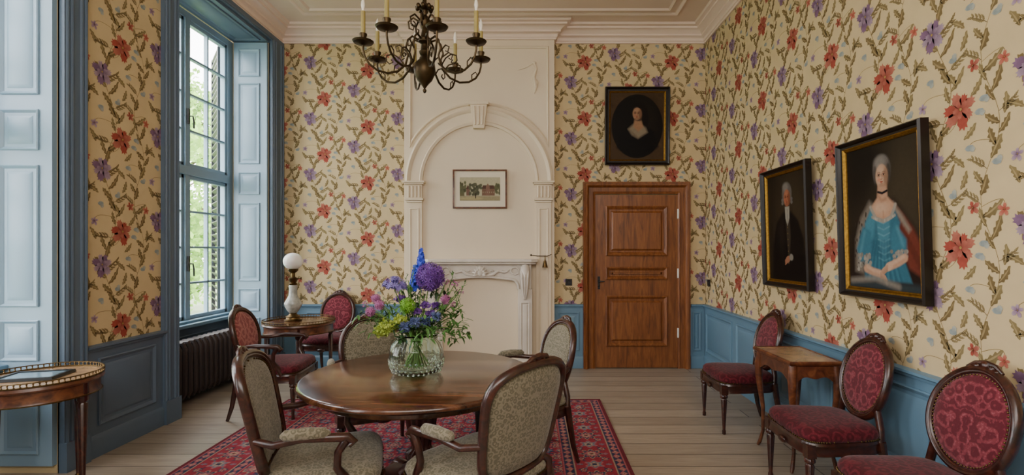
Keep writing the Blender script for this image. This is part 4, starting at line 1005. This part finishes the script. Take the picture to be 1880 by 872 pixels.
def b_ball(R_,n,s_,core=True,sp=5):
    def f(mb):
        if core: mb.ball((0,0,0),R_*.68,14,10)
        for i in range(n):
            z_=1-2*(i+.5)/n; a=i*2.39996; q=math.sqrt(1-z_*z_); d=Vector((q*math.cos(a),q*math.sin(a),z_)); star(mb,d*R_*r.uniform(.78,1),d+rdir()*.5,s_,sp)
    return f
def b_umbel(R_,n,s_):
    def f(mb):
        for i in range(n):
            d=rdir(); d.z=abs(d.z)*.9+.05; d.normalize(); mb.tube([(0,0,0),tuple(d*R_*.5),tuple(d*R_)],[.0015,.002,.005],5); star(mb,d*R_,d,s_,6,.4)
    return f
def b_spike(h,w,n,s_):
    def f(mb):
        for i in range(n):
            t=i/n; a=i*2.4; rr=w*(1-t)**.7; d=Vector((math.cos(a),math.sin(a),.3)); star(mb,Vector((math.cos(a)*rr,math.sin(a)*rr,t*h)),d,s_*(1-.55*t),5,.8)
        mb.tube([(0,0,0),(0,0,h)],.004,5)
    return f
def b_cloud(R_,n,s_,fl=.6):
    def f(mb):
        for i in range(n):
            d=rdir(); p_=Vector((d.x*R_,d.y*R_,d.z*R_*fl))*r.uniform(.3,1); star(mb,p_,rdir(),s_,5,.6)
            if i%6==0: mb.tube([(0,0,-R_*.4),tuple(p_)],.0012,4)
    return f
flower('allium_flower','large round purple allium globe in the vase',790,508,3.05,b_ball(.085,300,.021),m_violet,0)
flower('delphinium_flower','tall deep blue delphinium spike in the vase',773,522,3.12,b_spike(.22,.035,46,.032),m_dblue,2)
flower('delphinium_flower','shorter deep blue delphinium spike in the vase',762,532,3.2,b_spike(.16,.03,30,.028),m_dblue,1)
flower('agapanthus_flower','lilac blue agapanthus umbel in the vase',724,530,3.0,b_umbel(.07,44,.02),m_lilac,1)
flower('chrysanthemum_flower','lime green pompon chrysanthemum in the vase',748,561,2.95,b_ball(.044,130,.015),m_lime,2)
for x,y,d in ((697,560,3.0),(818,550,3.02),(690,548,3.15),(680,572,3.05)): flower('scabious_flower','small pink scabious flower in the vase',x,y,d,b_ball(.026,44,.016),m_pinkp,2)
for x,y,d in ((762,592,2.9),(800,582,2.95),(743,600,2.9),(782,590,2.95)): flower('sea_holly_flower','steel blue sea holly thistle in the vase',x,y,d,b_ball(.014,26,.032,True,4),m_steel,3)
for x,y,d,R_ in ((712,600,2.93,.065),(735,587,2.92,.04),(700,608,3.0,.05)): flower('lady_mantle_flower','yellow-green frothy lady mantle sprig in the vase',x,y,d,b_cloud(R_,260,.009,.8),m_ygr,3)
for x,y,d in ((780,560,3.0),(800,560,3.1),(765,572,3.0),(735,548,3.1),(790,575,3.0)): flower('statice_flower','purple statice sprig in the vase',x,y,d,b_cloud(.038,80,.010),m_violet,4)
for x,y,d in ((832,560,3.1),(845,535,3.15),(820,515,3.2),(672,560,3.2),(836,520,3.05)): flower('astrantia_flower','pale pink astrantia sprig in the vase',x,y,d,b_cloud(.026,18,.008,1),m_pinkp,5)
def sprig(mb):
    for i in range(22):
        dd=rdir(); dd.z=dd.z*.6; leaf3(mb,rdir()*.045,dd,r.uniform(.035,.08),r.uniform(.010,.022))
def wisp(mb):
    p0=Vector((0,0,-.10)); d=Vector((r.uniform(-.4,.6),0,1)).normalized()
    mb.tube([tuple(p0),tuple(p0+d*.1),tuple(p0+d*.2)],.0015,4)
    for i in range(14):
        dd=rdir()+d*.8; leaf3(mb,p0+d*(.03+.013*i),dd,r.uniform(.018,.035),r.uniform(.006,.012))
for x,y,d in ((850,602,3.0),(842,578,3.1),(672,582,3.1),(690,600,3.0),(825,602,2.92),(800,612,2.88),(765,614,2.86),(815,570,3.05),(730,612,2.88),(780,585,3.0),(740,575,3.0),(700,585,3.15),(785,600,2.88),(758,560,3.15),(805,540,3.2),(748,530,3.2),(720,565,3.1),(835,615,2.95),(780,540,3.2),(770,545,3.2),(750,590,2.95)):
    flower('foliage_sprig','green leafy sprig in the vase',x,y,d,sprig,r.choice([m_leaf,m_leafd]),5)
for x,y,d in ((845,530,3.1),(832,545,3.0),(815,530,3.15),(750,515,3.1),(690,575,3.0),(850,560,3.05),(735,530,3.15)):
    flower('grassy_spray','thin wispy green spray in the vase',x,y,d,wisp,m_leaf,2)
# ------------------------------------------------------------ light
w=bpy.data.worlds.new('World'); bpy.context.scene.world=w; w.use_nodes=True
bg=w.node_tree.nodes['Background']; bg.inputs['Color'].default_value=(1,.98,.98,1); bg.inputs['Strength'].default_value=14
for a,b_ in WIN:
    l=bpy.data.lights.new('window_portal','AREA'); l.shape='RECTANGLE'; l.size=3.3; l.size_y=b_-a; l.energy=1
    l.cycles.is_portal=True; o=bpy.data.objects.new('window_portal',l); col.objects.link(o); o.location=(WX-.15,(a+b_)/2,2.35); o.rotation_euler=(0,-pi/2,0)
l=bpy.data.lights.new('fill_light','AREA'); l.shape='RECTANGLE'; l.size=4; l.size_y=2; l.energy=165; l.color=(1,.93,.88)  # unseen fill lamp added behind the camera to brighten the room
o=bpy.data.objects.new('fill_light',l); col.objects.link(o); o.location=(-.3,-1.0,3.5); o.rotation_euler=(math.radians(72),0,0)
# ------------------------------------------------------------ camera
cd=bpy.data.cameras.new('camera'); cam=bpy.data.objects.new('camera',cd); col.objects.link(cam)
cam.location=(0,0,1.5); cam.rotation_euler=(pi/2,0,0); cd.sensor_width=36; cd.lens=925/1880*36
cd.shift_x=-35/1880; cd.shift_y=22/1880; cd.clip_start=.05
bpy.context.scene.camera=cam
